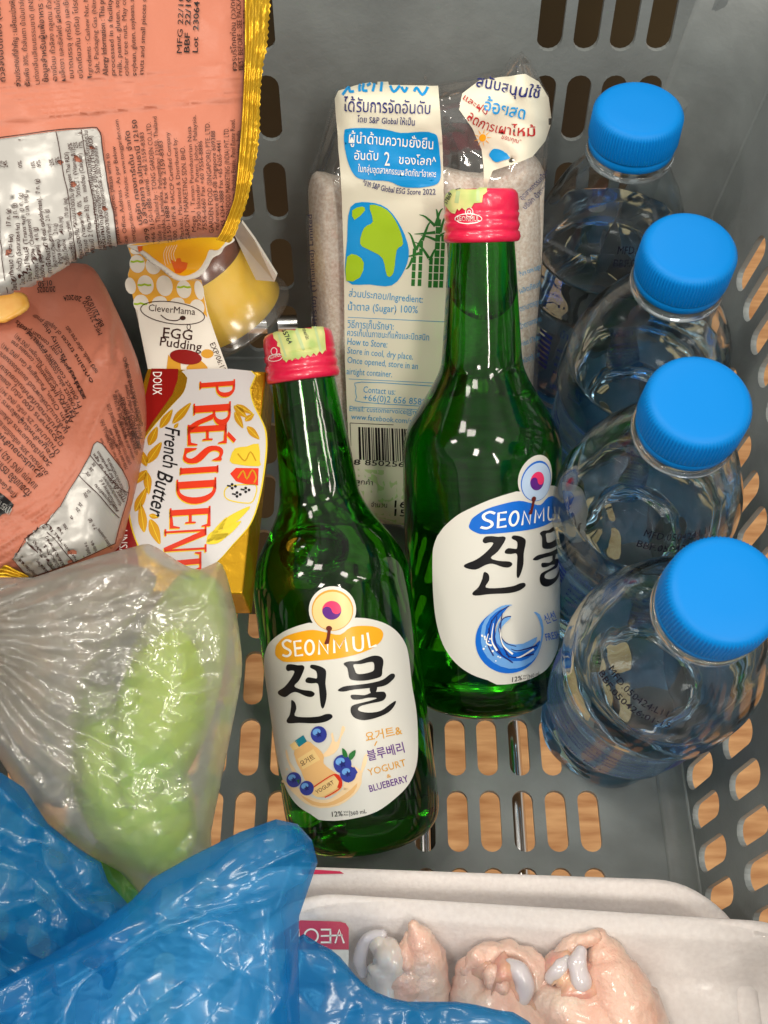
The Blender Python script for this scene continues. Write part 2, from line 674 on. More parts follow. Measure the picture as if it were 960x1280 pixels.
M['beakorange'] = ink('orange_red', srgb(232, 100, 24), 0.35)
M['custard'] = pmat('custard', srgb(250, 206, 62), rough=0.5, sss=0.2, sub_r=(1, .7, .2))
M['caramel'] = pmat('caramel', srgb(118, 62, 38), rough=0.5)
M['buttergold'] = pmat('butter_gold', srgb(214, 164, 34), rough=0.26, metal=0.75, bump=0.35, bscale=200)
M['butterwhite'] = pmat('butter_white', srgb(206, 204, 204), rough=0.3, metal=0.1)
M['maroon'] = pmat('maroon_print', srgb(140, 20, 16), rough=0.3)
M['btred'] = pmat('letter_red', srgb(214, 52, 22), rough=0.3)
M['wheat'] = pmat('wheat_gold', srgb(214, 158, 30), rough=0.3, metal=0.4)
M['wheat2'] = pmat('bright_wheat', srgb(244, 216, 60), rough=0.3, metal=0.4)
M['sugar'] = pmat('white_sugar', srgb(255, 246, 234), rough=0.6, var=srgb(226, 206, 186), vscale=750, bump=0.8, bscale=800)
M['sugarfilm'] = filmmat('sugar_film', (1, 1, 1, 1), 0.03, (0.95, 0.95, 0.97, 1), rough=0.07, gloss=0.45, bump=0.1, bscale=30, dist=0.0015, vor=0.0, vscale=20, base=0.045)
M['bagfilm'] = filmmat('milky_film', (0.97, 0.96, 0.94, 1), 0.23, (0.84, 0.82, 0.76, 1), rough=0.18, gloss=0.38, bump=0.08, bscale=28, dist=0.0015, vor=0.2, vscale=18)
M['bagfold'] = filmmat('gathered_film', (0.9, 0.88, 0.85, 1), 0.50, (0.70, 0.66, 0.62, 1), rough=0.18, gloss=0.6, bump=0.3, bscale=38, dist=0.002, vor=0.2, vscale=24)
haze(M['bagfilm'], 0.75, 0.42)
M['bluefilm'] = filmmat('blue_film', (0.36, 0.70, 0.92, 1), 0.42, srgb(30, 152, 216), rough=0.2, gloss=0.16, bump=0.08, bscale=30, dist=0.0012, vor=0.05, vscale=14, transl=0.45, base=0.03)
M['wrapblue'] = filmmat('printed_wrap', (0.74, 0.89, 1.0, 1), 0.16, (0.50, 0.72, 0.96, 1), rough=0.1, gloss=0.3, bump=0.2, bscale=60)
M['wrapfilm'] = filmmat('cling_film', (0.99, 0.99, 0.99, 1), 0.015, (0.9, 0.9, 0.9, 1), rough=0.12, gloss=0.30, bump=0.12, bscale=60, dist=0.001)
M['cupfilm'] = filmmat('cup_plastic', (1, 1, 1, 1), 0.06, (0.9, 0.88, 0.84, 1), rough=0.2, gloss=0.2, bump=0.1, bscale=60)
M['foam'] = pmat('white_foam', srgb(228, 221, 218), rough=0.5, var=srgb(219, 211, 208), vscale=500, bump=0.6, bscale=700, sss=0.3, sub_r=(1, .9, .8))
M['skin'] = pmat('raw_skin', srgb(226, 202, 184), rough=0.3, var=srgb(224, 176, 156), vscale=70, bump=1.2, bscale=420, sss=0.2, sub_r=(1, .4, .25), coat=0.5)
M['flesh'] = pmat('raw_flesh', srgb(206, 144, 132), rough=0.25, var=srgb(220, 178, 146), vscale=160, bump=0.4, bscale=300, sss=0.35, sub_r=(1, .35, .25), coat=0.6)
M['gristle'] = pmat('gristle', srgb(208, 200, 202), rough=0.16, sss=0.4, sub_r=(.8, .7, 1), coat=0.8)
M['membrane'] = pmat('membrane', srgb(216, 200, 190), rough=0.2, var=srgb(226, 214, 204), vscale=200, sss=0.4, coat=0.6)
M['fat'] = pmat('fat', srgb(226, 204, 168), rough=0.3, sss=0.3, coat=0.4)
M['fruit'] = pmat('green_fruit', srgb(140, 190, 0), rough=0.4, var=srgb(166, 196, 0), vscale=25, detail=2, sss=0.15, sub_r=(.6, 1, .2))
M['pepper'] = pmat('dark_green_fruit', srgb(84, 130, 24), rough=0.3, var=srgb(110, 150, 40), vscale=60)
M['magenta'] = ink('magenta_ink', srgb(190, 20, 72), 0.3)
M['bluefaint'] = ink('blue_print', srgb(30, 60, 150), 0.4)
M['darkprint'] = ink('dark_print', srgb(18, 20, 40), 0.4)
M['whitefaint'] = ink('cream_patch', srgb(226, 196, 160), 0.4)

# ================================================================== ground, cart, counter
g = mk('ground', [(-4000, -3000, -620), (4000, -3000, -620), (4000, 5000, -620), (-4000, 5000, -620)], [(0, 1, 2, 3)], M['wood'], None, False)
tag(g, kind='structure')


def tube(pts, r, seg=10):
    V, F = [], []
    P = [Vector(p) for p in pts]
    for i, p in enumerate(P):
        d = (P[min(i + 1, len(P) - 1)] - P[max(i - 1, 0)]).normalized()
        a = d.cross(Vector((0, 0, 1)))
        if a.length < 0.05: a = d.cross(Vector((1, 0, 0)))
        a.normalize(); b = d.cross(a)
        for k in range(seg):
            t = 2 * math.pi * k / seg
            V.append(p + a * r * math.cos(t) + b * r * math.sin(t))
    for i in range(len(P) - 1):
        for k in range(seg):
            F.append((i * seg + k, i * seg + (k + 1) % seg, (i + 1) * seg + (k + 1) % seg, (i + 1) * seg + k))
    F.append(tuple(range(seg))[::-1]); F.append(tuple((len(P) - 1) * seg + k for k in range(seg)))
    return V, F


def boxv(x0, y0, z0, x1, y1, z1):
    V = [(x0, y0, z0), (x1, y0, z0), (x1, y1, z0), (x0, y1, z0), (x0, y0, z1), (x1, y0, z1), (x1, y1, z1), (x0, y1, z1)]
    F = [(0, 3, 2, 1), (4, 5, 6, 7), (0, 1, 5, 4), (1, 2, 6, 5), (2, 3, 7, 6), (3, 0, 4, 7)]
    return V, F


cart = thing('basket_cart', 'chrome basket cart frame seen through the slots under the grey basket', 'cart', (0, 150, -620))
for sx in (-112, 17, 60):
    V, F = tube([(sx, -120, -16), (sx, 470, -16)], 4.5)
    mk('rail', V, F, M['steel'], cart)
V, F = boxv(19.5, -120, -30, 27, 470, -18); mk('rail_cover', V, F, M['dark'], cart, False)
for yy in (-110, 460):
    V, F = tube([(-170, yy, -30), (170, yy, -30)], 6); mk('cross_bar', V, F, M['steel'], cart)
for sx in (-165, 165):
    for yy in (-110, 460):
        V, F = tube([(sx, yy, -600), (sx, yy, 30)], 9); mk('post', V, F, M['steel'], cart)
        V, F = tube([(sx - 9, yy, -600), (sx + 9, yy, -600)], 20, 20); mk('wheel', V, F, M['dark'], cart)
for o in list(cart.children):
    if o.name.startswith('rail') and not o.name.startswith('rail_cover'): pass

ctr = thing('counter', 'dark counter side standing behind the back slots of the basket', 'counter', (-400, 640, -620))
V, F = boxv(-1500, 560, -619, 165, 620, 330); mk('front_panel', V, F, M['dark'], ctr, False)
V, F = boxv(-1500, 552, 330, 172, 900, 350); mk('counter_top', V, F, M['dark'], ctr, False)

# ================================================================== basket
BX, BY0, BY1, KX, KY = 131.0, -40.0, 400.0, 0.15, 0.1375
basket = thing('shopping_basket', 'grey plastic shopping basket with slotted floor and walls holding all the groceries', 'basket', (0, 180, 0))


def slotted(name, us, vs, holes, fmap, thick=2.6, outward=1, hw=None):
    """holes: dict (i,j)->(halfwidth, halfheight)"""
    verts, faces, vid = [], [], {}

    def vid_(u, v):
        k = (round(u, 3), round(v, 3))
        if k not in vid:
            vid[k] = len(verts); verts.append(fmap(u, v))
        return vid[k]
    for i in range(len(us) - 1):
        for j in range(len(vs) - 1):
            u0, u1, v0, v1 = us[i], us[i + 1], vs[j], vs[j + 1]
            q = [(u0, v0), (u1, v0), (u1, v1), (u0, v1)]
            if (i, j) in holes:
                a, b = holes[(i, j)]
                cu, cv = (u0 + u1) / 2, (v0 + v1) / 2
                ring = []
                r = min(a, b) * 0.98
                for (sx, sy, a0) in ((1, 1, 0), (-1, 1, 90), (-1, -1, 180), (1, -1, 270)):
                    for k in range(5):
                        t = math.radians(a0 + k * 22.5)
                        ring.append((cu + sx * (a - r) + r * math.cos(t), cv + sy * (b - r) + r * math.sin(t)))
                pts = q + ring
                ids = [vid_(*p) for p in pts]
                for t in tessellate_polygon([[Vector((p[0], p[1], 0)) for p in q], [Vector((p[0], p[1], 0)) for p in ring]]):
                    if len({ids[k] for k in t}) == 3: faces.append(tuple(ids[k] for k in t))
            else:
                faces.append(tuple(vid_(*p) for p in q))
    o = mk(name, verts, faces, M['basket'], basket, smooth=False)
    bm = bmesh.new(); bm.from_mesh(o.data)
    bmesh.ops.recalc_face_normals(bm, faces=bm.faces)
    cen = Vector((0, 180 * MM, 120 * MM)) - wmat(basket).translation
    s = sum(1 if f.normal.dot(cen - f.calc_center_median()) > 0 else -1 for f in bm.faces)
    if s < 0: bmesh.ops.reverse_faces(bm, faces=bm.faces)
    bm.to_mesh(o.data); bm.free()
    so = o.modifiers.new('thickness', 'SOLIDIFY'); so.thickness = thick * MM; so.offset = -1
    be = o.modifiers.new('edge', 'BEVEL'); be.width = 0.75 * MM; be.segments = 2; be.limit_method = 'ANGLE'; be.angle_limit = math.radians(50)
    be.harden_normals = False
    return o


def spans(cs, hw, lo, hi):
    e = [lo]
    cells = []
    for c in sorted(cs):
        if c - hw > e[-1] + 0.01: e.append(c - hw)
        cells.append(len(e) - 1)
        e.append(c + hw)
    if hi > e[-1] + 0.01: e.append(hi)
    return e, cells


FIL = 9.0
# floor
colx = [s * (18 + 14.5 * k) for k in range(6) for s in (1, -1)]
rowy = [146 + 34 * k for k in range(-5, 7)]
us, ci = spans(colx, 7.25, -(BX - FIL), BX - FIL)
vs, cj = spans(rowy, 16.5, BY0 + FIL, BY1 - FIL)
slotted('basket_floor', us, vs, {(i, j): (4.6, 13.6) for i in ci for j in cj}, lambda u, v: (u, v, 0))
# right / left walls
hr = [22 + 42 * k for k in range(5)]
yc = [y for y in [int(20 + 17.6 * k) for k in range(0, 20)] if y < 352]
RC = 32.0
us, ci = spans(yc, 8.2, BY0 + 26, BY1 - RC + 2)
vs, cj = spans(hr, 19, FIL * 1.1, 236)
for sg in (1, -1):
    slotted('side_wall', us, vs, {(i, j): (5.6, 13.8) for i in ci for j in cj},
            lambda u, v, sg=sg: (sg * (BX + KX * v), (BY1 + KY * v - RC if u > us[-1] - .01 else (BY0 - KY * v + RC if u < us[0] + .01 else u)), v))
# back wall
hb = [29 + 43 * k for k in range(5)]
xb = [71 + 15.6 * k for k in range(5)] + [-52 - 16.5 * k for k in range(5)]
us, ci = spans(xb, 7.8, -(BX + 10), BX + 10)
vs, cj = spans(hb, 20.5, FIL * 1.1, 236)


def backmap(u, v):
    lim = BX + KX * v - RC
    e = us[0], us[-1]
    if u <= e[0] + .01: u = -lim
    if u >= e[1] - .01: u = lim
    return (u, BY1 + KY * v, v)


us[0], us[-1] = -(BX + 18), BX + 18
slotted('back_wall', us, vs, {(i, j): (5.4, 16) for i in ci for j in cj}, backmap)


def inward(o):
    me = o.data
    cen = Vector((0, 180 * MM, 120 * MM)) - wmat(basket).translation
    if sum(1 if p.normal.dot(cen - p.center) > 0 else -1 for p in me.polygons) < 0: me.flip_normals()


def cornerstrip(cx_s, ysign):
    V, F = [], []
    hs = [FIL * 1.1, 60, 120, 180, 236]
    n = 16
    for h in hs:
        X, Y = BX + KX * h, (BY1 + KY * h if ysign > 0 else BY0 - KY * h)
        for k in range(n + 1):
            a = math.pi / 2 * k / n
            cx, cy_ = X - RC, Y - RC * ysign
            V.append((cx_s * (cx + RC * math.cos(a)), cy_ + ysign * RC * math.sin(a), h))
    for i in range(len(hs) - 1):
        for k in range(n):
            a = i * (n + 1) + k
            F.append((a, a + 1, a + n + 2, a + n + 1))
    return V, F


for sx in (1, -1):
    for sy in (1, -1):
        V, F = cornerstrip(sx, sy)
        o = mk('corner', V, F, M['basket'], basket); inward(o)
        so = o.modifiers.new('t', 'SOLIDIFY'); so.thickness = 2.6 * MM; so.offset = -1
V, F = [], []
for k, (x, z) in enumerate(((-(BX - 8), 10), (BX - 8, 10), (BX + KX * 236, 236), (-(BX + KX * 236), 236))):
    V.append((x, BY0 - KY * z, z))
F.append((0, 1, 2, 3))
o = mk('front_wall', V, F, M['basket'], basket, False)
so = o.modifiers.new('t', 'SOLIDIFY'); so.thickness = 2.6 * MM; so.offset = 0


def fillet(x0, y0, x1, y1, nx, ny, kk):
    V, F = [], []
    n = 7
    for (x, y) in ((x0, y0), (x1, y1)):
        for k in range(n + 1):
            a = math.pi / 2 * k / n
            d = FIL * math.sin(a) - FIL
            z = FIL * 1.1 * (1 - math.cos(a))
            d += kk * z * (k / n)
            V.append((x + nx * (d if nx else 0), y + ny * (d if ny else 0), z))
    for k in range(n):
        F.append((k, k + 1, n + 2 + k, n + 1 + k))
    return V, F


for (a, b, c, d, nx, ny, kk) in ((BX, BY0 + 15, BX, BY1 - 15, 1, 0, KX), (-BX, BY0 + 15, -BX, BY1 - 15, -1, 0, KX), (-BX + 15, BY1, BX - 15, BY1, 0, 1, KY)):
    V, F = fillet(a, b, c, d, nx, ny, kk)
    o = mk('fillet', V, F, M['basket'], basket); inward(o)
    so = o.modifiers.new('t', 'SOLIDIFY'); so.thickness = 2.6 * MM; so.offset = -1
# floor corner patches under the rounded corners
for sx in (1, -1):
    V, F = [(sx * (BX - FIL - 2), BY1 - FIL - 2, -0.4)], []
    n = 12
    for ring, (rr, zz) in enumerate(((RC - FIL, 0.0), (RC - FIL * .45, 1.8), (RC - 1.5, 5.5), (RC + 0.6, 11))):
        for k in range(n + 1):
            an = math.pi / 2 * k / n
            V.append((sx * (BX - RC + rr * math.cos(an)), BY1 - RC + rr * math.sin(an), zz))
    for r_ in range(3):
        for k in range(n):
            q = 1 + r_ * (n + 1) + k
            F.append((q, q + 1, q + n + 2, q + n + 1))
    mk('corner_foot', V, F, M['basket'], basket)
# rim
X, Yb, Yf = BX + KX * 236 + 3, BY1 + KY * 236 + 3, BY0 - KY * 236 - 3
rimp = []
for (cx, cy_, a0) in ((X - RC, Yb - RC, 0), (-X + RC, Yb - RC, 90), (-X + RC, Yf + RC, 180), (X - RC, Yf + RC, 270)):
    for k in range(7):
        a = math.radians(a0 + 15 * k)
        rimp.append((cx + RC * math.cos(a), cy_ + RC * math.sin(a), 238))
rimp.append(rimp[0])
V, F = tube(rimp, 5, 8); mk('rim', V, F, M['basket'], basket)

# ================================================================== soju bottles
SPROF = resample([(0, 26), (1.5, 29.5), (5, 32.2), (12, 33.4), (30, 33.5), (60, 33.5), (90, 33.5), (110, 33.4), (116, 32.8), (122, 30.8), (128, 27.4), (134, 23.6), (140, 20), (145, 17.7),
                  (150, 16.6), (162, 15.7), (175, 14.8), (188, 13.9), (200, 13.0), (206, 12.9)], 3)
CAPP = [(196.5, 14.2), (197, 15.1), (198.4, 15.5), (200.2, 15.2), (200.8, 14.6), (201.6, 15.1), (203.2, 15.3), (204.4, 14.8), (205, 14.5), (205.8, 14.9), (207.4, 15.1), (208.2, 14.6), (209.0, 14.8),
        (213.0, 14.7), (215, 14.4), (216.3, 13.6), (217, 12.2), (217.1, 6)]


def make_soju(name, label, P0, P1, level, bubbles, scale):
    ax = (P1 - P0).normalized()
    # local Y roughly toward the camera
    toc = (CAMP - (P0 + P1) / 2)
    y = (toc - ax * toc.dot(ax)).normalized()
    x = y.cross(ax)
    R = Matrix((x, y, ax)).transposed()
    root = thing(name, label, 'bottle', P0, R.to_euler(), scale, 'green glass bottles leaning in the basket')
    V, F = lathe(SPROF, 128)
    body = mk('glass_body', V, F, M['green_glass'], root, local=True)
    # inner wall: air space above the slanted liquid level
    W = wmat(root)
    inner = [(z, max(r - 2.3, 1)) for z, r in SPROF if z > 60]
    inner[-1] = (205, inner[-1][1])
    V, F = lathe(inner, 96)
    bm = bmesh.new()
    bv = [bm.verts.new(W @ (Vector(v) * MM)) for v in V]
    for f in F: bm.faces.new([bv[i] for i in f])
    bmesh.ops.bisect_plane(bm, geom=bm.verts[:] + bm.edges[:] + bm.faces[:], plane_co=(0, 0, level * MM), plane_no=(0, 0, -1), clear_outer=True)
    ed = [e for e in bm.edges if e.is_boundary]
    bmesh.ops.holes_fill(bm, edges=ed)
    bmesh.ops.triangulate(bm, faces=[f for f in bm.faces if len(f.verts) > 4])
    for (bx, by, bt, br, sq) in bubbles:
        c = pix(bx, by, bt) * MM
        r = bmesh.ops.create_icosphere(bm, subdivisions=4, radius=br * MM)
        for v in r['verts']:
            p = v.co.copy(); p.z *= sq
            p.x *= 1.15
            v.co = c + p
    bmesh.ops.recalc_face_normals(bm, faces=bm.faces)
    bmesh.ops.reverse_faces(bm, faces=bm.faces)
    inv = W.inverted()
    for v in bm.verts: v.co = inv @ v.co
    me = bpy.data.meshes.new('air_space')
    bm.to_mesh(me); bm.free()
    me.polygons.foreach_set('use_smooth', [True] * len(me.polygons))
    me.materials.append(M['air_wall'])
    a = bpy.data.objects.new('air_space', me); C.objects.link(a); a.parent = root
    V, F = lathe(CAPP, 96, True, True, lambda z, r, a: r + (0.16 * math.sin(a * 5 + z * 3) if z < 212 else 0))
    cap = mk('cap', V, F, M['redcap'], root, local=True)
    return root, body, cap


PA0, PA1 = pix(457, 1040, 470), pix(372, 420, 451)
axA = (PA1 - PA0)
sA, sB = axA.length / 215.0, None
botA, bodyA, capA = make_soju('soju_bottle', 'green glass bottle with orange banner label and blueberry picture, left of the other green bottle',
                              PA0, PA1, 120, [(393, 690, 443, 11.5, 0.8), (381, 712, 444, 4.5, 1), (396, 722, 444, 3, 1)], sA)
PB0, PB1 = pix(603, 868, 500), pix(602, 243, 447)
sB = (PB1 - PB0).length / 215.0
botB, bodyB, capB = make_soju('soju_bottle', 'green glass bottle with blue banner label and water wave picture, beside the water bottles',
                              PB0, PB1, 152, [], sB)

mapA = caster(bodyA)
WA, WB = wmat(botA), wmat(botB)
WAi = WA.inverted()
fx1 = (320, 1 / 4.571, 725, 1 / 4.571)
fx2 = (330, 1 / 4.8, 895, 1 / 4.8)


def localA(px, py, off):
    q = mapA(px, py, 0)
    if q is None: return None
    l = (WAi @ (q * MM)) / MM
    r = math.hypot(l.x, l.y)
    th = math.atan2(l.y, l.x)
    return th, l.z, r


LABEL_TURN = math.radians(43)


def mapB_from_A(px, py, off):
    q = localA(px, py, 0)
    if q is None: return None
    th, z, r = q
    th = th + LABEL_TURN
    z = z - 1.0
    r = interp(SPROF, z) + off
    return (WB @ (Vector((r * math.cos(th), r * math.sin(th), z)) * MM)) / MM


def mapA_l(px, py, off):
    q = localA(px, py, 0)
    if q is None: return None
    th, z, r = q
    r = interp(SPROF, z) + off
    return (WA @ (Vector((r * math.cos(th), r * math.sin(th), z)) * MM)) / MM


tabc = (415.6, 762.2)
outl = [(330.3, 830), (331.5, 817), (337.5, 803), (353, 790.6), (370, 783), (386, 778.4)]
outl2 = [(445.5, 772), (462, 773.6), (482, 779.7), (497, 790.6), (507, 806), (511, 823.4), (514.7, 856), (520, 887), (522, 916), (521.7, 947),
         (517.5, 966), (509, 982.5), (492.5, 999), (471.7, 1013.8), (446.7, 1022), (417.5, 1025.8), (392.5, 1023), (371.7, 1011.7), (355, 993),
         (345.6, 972), (340.4, 943), (337, 910), (333.5, 868)]
tabpts = ell(tabc[0], tabc[1], 29.5, 29.5, 0, 22, 146, 380)
outline = smooth(outl, 4, False) + tabpts + smooth(outl2, 4, False)


def soju_label(parent, mp, colset):
    banner, tab, ringc, txt = colset
    flat = []
    for (ox, oy) in outline:
        q = None
        while q is None:
            q = localA(ox, oy, 0)
            if q is None: ox += 0.5 if ox < 430 else -0.5
        flat.append((q[0] * 33.5, q[1]))
    keep = [p for p in flat if not (p[0] < 33 and p[1] < 62) and not (p[0] < 12 and p[1] < 80.5)]
    flat = keep + smooth([(31, 20.6), (23, 23.4), (16, 28), (10.5, 35), (7.2, 45), (5.8, 58), (5.8, 72), (6.6, 77), (8.5, 81.5)], 4, False)[1:]
    turn = LABEL_TURN if mp is mapB_from_A else 0.0
    Wl = WB if turn else WA

    def mflat(u, z, off):
        r = interp(SPROF, z) + off
        return (Wl @ (Vector((r * math.cos(u / 33.5 + turn), r * math.sin(u / 33.5 + turn), z)) * MM)) / MM
    body = Ink().poly(flat).build('paper_label', mflat, M['label'], parent, 0.12, 1.6)
    i = Ink(fx1)
    i.poly([(113, 400), (122, 368), (165, 325), (240, 298), (325, 284), (400, 298), (480, 312), (545, 268), (640, 262), (700, 275), (724, 302), (718, 338), (690, 370), (640, 400), (560, 428),
            (450, 450), (320, 462), (180, 468), (140, 455), (115, 430)], sm=3)
    i.build('banner', mp, M[banner], body, 0.26, 4)
    i = Ink(fx1); i.poly(ell(437, 172, 118, 118)); i.build('emblem_ring', mp, M[ringc], body, 0.26, 5)
    i = Ink(fx1); i.poly(ell(437, 176, 112, 110)); i.build('emblem_field', mp, M[tab], body, 0.36, 5)
    R, cx, cyy = 54, 433, 172

    def S(sgn):
        a0 = math.radians(-12)
        pts = []
        for k in range(17):
            a = a0 + math.pi * k / 16 * sgn
            pts.append((cx + R * math.cos(a), cyy + R * math.sin(a)))
        # back along the s-curve
        ux, uy = math.cos(a0), math.sin(a0)
        c1 = (cx - ux * R / 2, cyy - uy * R / 2); c2 = (cx + ux * R / 2, cyy + uy * R / 2)
        for k in range(1, 12):
            a = a0 + math.pi - math.pi * k / 12 * (-1)
            pts.append((c1[0] + R / 2 * math.cos(a0 + math.pi + math.pi * k / 12), c1[1] + R / 2 * math.sin(a0 + math.pi + math.pi * k / 12)))
        for k in range(1, 12):
            pts.append((c2[0] + R / 2 * math.cos(a0 + math.pi - math.pi * k / 12), c2[1] + R / 2 * math.sin(a0 + math.pi - math.pi * k / 12)))
        return pts
    i = Ink(fx1); i.poly(S(-1)); i.build('emblem_top', mp, M['pink'], body, 0.46, 5)
    i = Ink(fx1); i.poly(S(1)); i.build('emblem_bottom', mp, M['purple'], body, 0.46, 5)
    i = Ink(fx1)
    for st in ([(205, 352), (180, 342), (158, 358), (165, 382), (195, 400), (200, 420), (180, 434), (155, 426)], ):
        i.line(smooth(st, 4, False), 13)
    for st in ([(262, 346), (222, 350), (230, 432), (272, 426)], [(226, 390), (262, 386)], [(362, 425), (362, 345), (412, 420), (408, 334)], [(448, 416), (446, 338), (478, 388), (508, 330), (520, 408)]):
        i.line(st, 13)
    i.line(ell(308, 384, 24, 40, 0, 24), 13, True)
    i.line(smooth([(555, 322), (560, 385), (585, 402), (608, 385), (606, 312)], 4, False), 13)
    i.line([(634, 300), (648, 384), (686, 372)], 13)
    i.build('lettering', mp, M['white'], body, 0.42, 3)
    i = Ink(fx1); i.poly(ell(418, 275, 17, 15)); i.poly([(410, 285), (428, 285), (418, 362), (395, 366), (392, 358), (404, 330)])
    i.build('clapper', mp, M['brown'], body, 0.62, 4)
    i = Ink(fx1)
    i.poly([(174, 506), (180, 484), (205, 480), (240, 486), (268, 486), (278, 505), (250, 570), (222, 605), (262, 625), (318, 633), (337, 650), (320, 667), (285, 662), (235, 640), (205, 645), (170, 668), (135, 655), (130, 635),
            (165, 610), (198, 570), (222, 524), (205, 516), (185, 520)], sm=3)
    i.poly([(285, 570), (300, 555), (335, 560), (350, 558), (345, 520), (312, 500), (318, 483), (355, 488), (392, 505), (402, 530), (398, 590), (405, 650), (398, 700), (385, 733), (372, 718), (364, 650),
            (355, 592), (320, 590), (290, 585)], sm=3)
    i.poly([(205, 685), (226, 700), (233, 735), (225, 775), (290, 783), (360, 778), (400, 765), (430, 766), (437, 785), (400, 808), (340, 818), (250, 815), (190, 818), (178, 800), (195, 770), (203, 725)], sm=3)
    i.poly([(500, 478), (530, 464), (580, 462), (640, 440), (680, 431), (714, 440), (726, 465), (720, 510), (716, 545), (690, 560), (620, 574), (560, 572), (535, 562), (527, 530), (520, 500)],
           holes=[[(557, 482), (600, 479), (650, 468), (670, 472), (674, 500), (666, 520), (620, 534), (577, 535), (563, 510)]], sm=3)
    i.poly([(467, 630), (500, 608), (560, 600), (640, 590), (720, 570), (765, 537), (788, 537), (790, 555), (770, 578), (740, 600), (690, 612), (560, 625), (500, 637)], sm=3)
    i.poly([(650, 606), (690, 600), (682, 645), (655, 648)], sm=2)
    i.poly([(545, 655), (620, 657), (660, 642), (715, 637), (735, 642), (741, 665), (720, 690), (650, 705), (592, 722), (586, 745), (640, 757), (710, 747), (760, 712), (795, 690), (790, 715), (755, 755),
            (690, 785), (620, 800), (570, 790), (545, 765), (541, 732), (560, 712), (640, 692), (690, 674), (640, 672), (590, 682), (550, 680)], sm=3)
    i.build('brush_lettering', mp, M['black'], body, 0.30, 4)
    i = Ink(fx2)
    i.text('12%', (410, 603), (474, 598), 44, 0.02)
    i.text('Vol', (478, 580), (506, 578), 16, 0.01).text('Alc', (478, 597), (506, 595), 16, 0.01)
    i.line([(514, 566), (516, 602)], 3)
    i.text('360 mL', (522, 596), (616, 580), 34, 0.01)
    i.build('volume_lettering', mp, M['black'], body, 0.30, 6)
    return body


labA = soju_label(botA, mapA_l, ('orange', 'cream', 'gold_ink', 'white'))
labB = soju_label(botB, mapB_from_A, ('blue', 'pblue', 'blue', 'white'))
# art on label A
i = Ink(fx2)
i.poly([(112, 385), (150, 405), (200, 425), (260, 470), (330, 500), (400, 495), (460, 450), (510, 400), (545, 370), (575, 350), (585, 300), (600, 240), (622, 228), (612, 290), (588, 345), (585, 400), (560, 450), (520, 490),
        (450, 535), (340, 552), (250, 522), (190, 470), (150, 430)], sm=2)
i.poly([(352, 232), (378, 205), (408, 150), (402, 110), (414, 100), (424, 148), (440, 152), (458, 110), (468, 62), (482, 62), (486, 82), (462, 130), (450, 185), (420, 225), (370, 245)], sm=2)
i.poly([(132, 208), (142, 205), (158, 270), (185, 310), (200, 345), (185, 350), (160, 305), (138, 250)], sm=2)
i.poly(ell(140, 318, 7)); i.poly(ell(118, 390, 9)); i.poly(ell(128, 362, 4))
i.poly([(500, 300), (560, 310), (590, 350), (560, 400), (510, 440), (470, 470), (480, 400)], sm=2)
i.build('splash_print', mapA_l, M['peach'], labA, 0.28, 5)
i = Ink(fx2)
i.poly([(220, 470), (300, 510), (380, 520), (450, 490), (520, 440), (560, 400), (540, 455), (470, 510), (380, 540), (290, 530)], sm=2)
i.poly([(455, 300), (520, 330), (560, 345), (520, 370), (470, 360)], sm=2)
i.build('splash_shade_print', mapA_l, M['peach2'], labA, 0.34, 5)
i = Ink(fx2)
i.poly([(187, 200), (262, 150), (300, 172), (345, 210), (362, 245), (360, 282), (400, 318), (445, 350), (470, 398), (462, 440), (400, 478), (330, 484), (282, 425), (245, 375), (228, 330), (205, 290), (192, 250)], sm=2)
i.build('drink_print', mapA_l, M['peach2'], labA, 0.42, 5)
i = Ink(fx2); i.poly([(205, 255), (300, 195), (340, 260), (238, 318)]); i.poly(smooth([(290, 440), (400, 372), (440, 360), (462, 395), (445, 425), (360, 478), (315, 480)], 3))
i.poly([(158, 172), (195, 145), (220, 185), (180, 205)])
i.build('drink_label_print', mapA_l, M['cream'], labA, 0.48, 5)
i = Ink(fx2); i.poly([(190, 147), (240, 112), (262, 150), (215, 184)]); i.build('drink_lid_print', mapA_l, M['teal'], labA, 0.52)
i = Ink(fx2); i.line(smooth([(300, 425), (400, 358), (440, 350), (466, 385), (462, 425), (415, 460), (368, 486)], 3, False), 7)
i.poly([(420, 350), (450, 350), (470, 390), (462, 425), (440, 425), (452, 390)], sm=2)
i.build('drink_outline_print', mapA_l, M['btred'], labA, 0.54)
i = Ink(fx2); i.text('요거트', (232, 300), (312, 252), 40, 0.01).text('YOGURT', (322, 466), (425, 402), 34, 0.012)
i.build('drink_lettering', mapA_l, M['brown'], labA, 0.56)
bl = [(332, 108, 50), (186, 380, 46), (262, 430, 44), (472, 286, 56), (505, 345, 50)]
i = Ink(fx2)
for x, y, r in bl: i.poly(ell(x, y, r * 0.95, r, 0, 20))
i.poly([(540, 300), (562, 335), (535, 370), (508, 398), (490, 380)])
i.build('berry_print', mapA_l, M['berry'], labA, 0.60)
i = Ink(fx2)
for x, y, r in bl: i.poly(ell(x - r * .25, y - r * .3, r * 0.5, r * .4, -20, 12))
i.build('berry_shine_print', mapA_l, M['lblue'], labA, 0.64)
i = Ink(fx2)
for x, y, r in bl:
    i.poly([(x + r * .42 * math.cos(a * math.pi / 5) * (1 if a % 2 else .45), y + r * .42 * math.sin(a * math.pi / 5) * (1 if a % 2 else .45)) for a in range(10)])
i.build('berry_crown_print', mapA_l, M['navy'], labA, 0.68)
i = Ink(fx2); i.poly([(470, 190), (495, 210), (502, 245), (475, 238)], sm=2).poly([(512, 225), (548, 200), (545, 235), (522, 262), (510, 250)], sm=2).poly([(200, 380), (222, 378), (215, 405)])
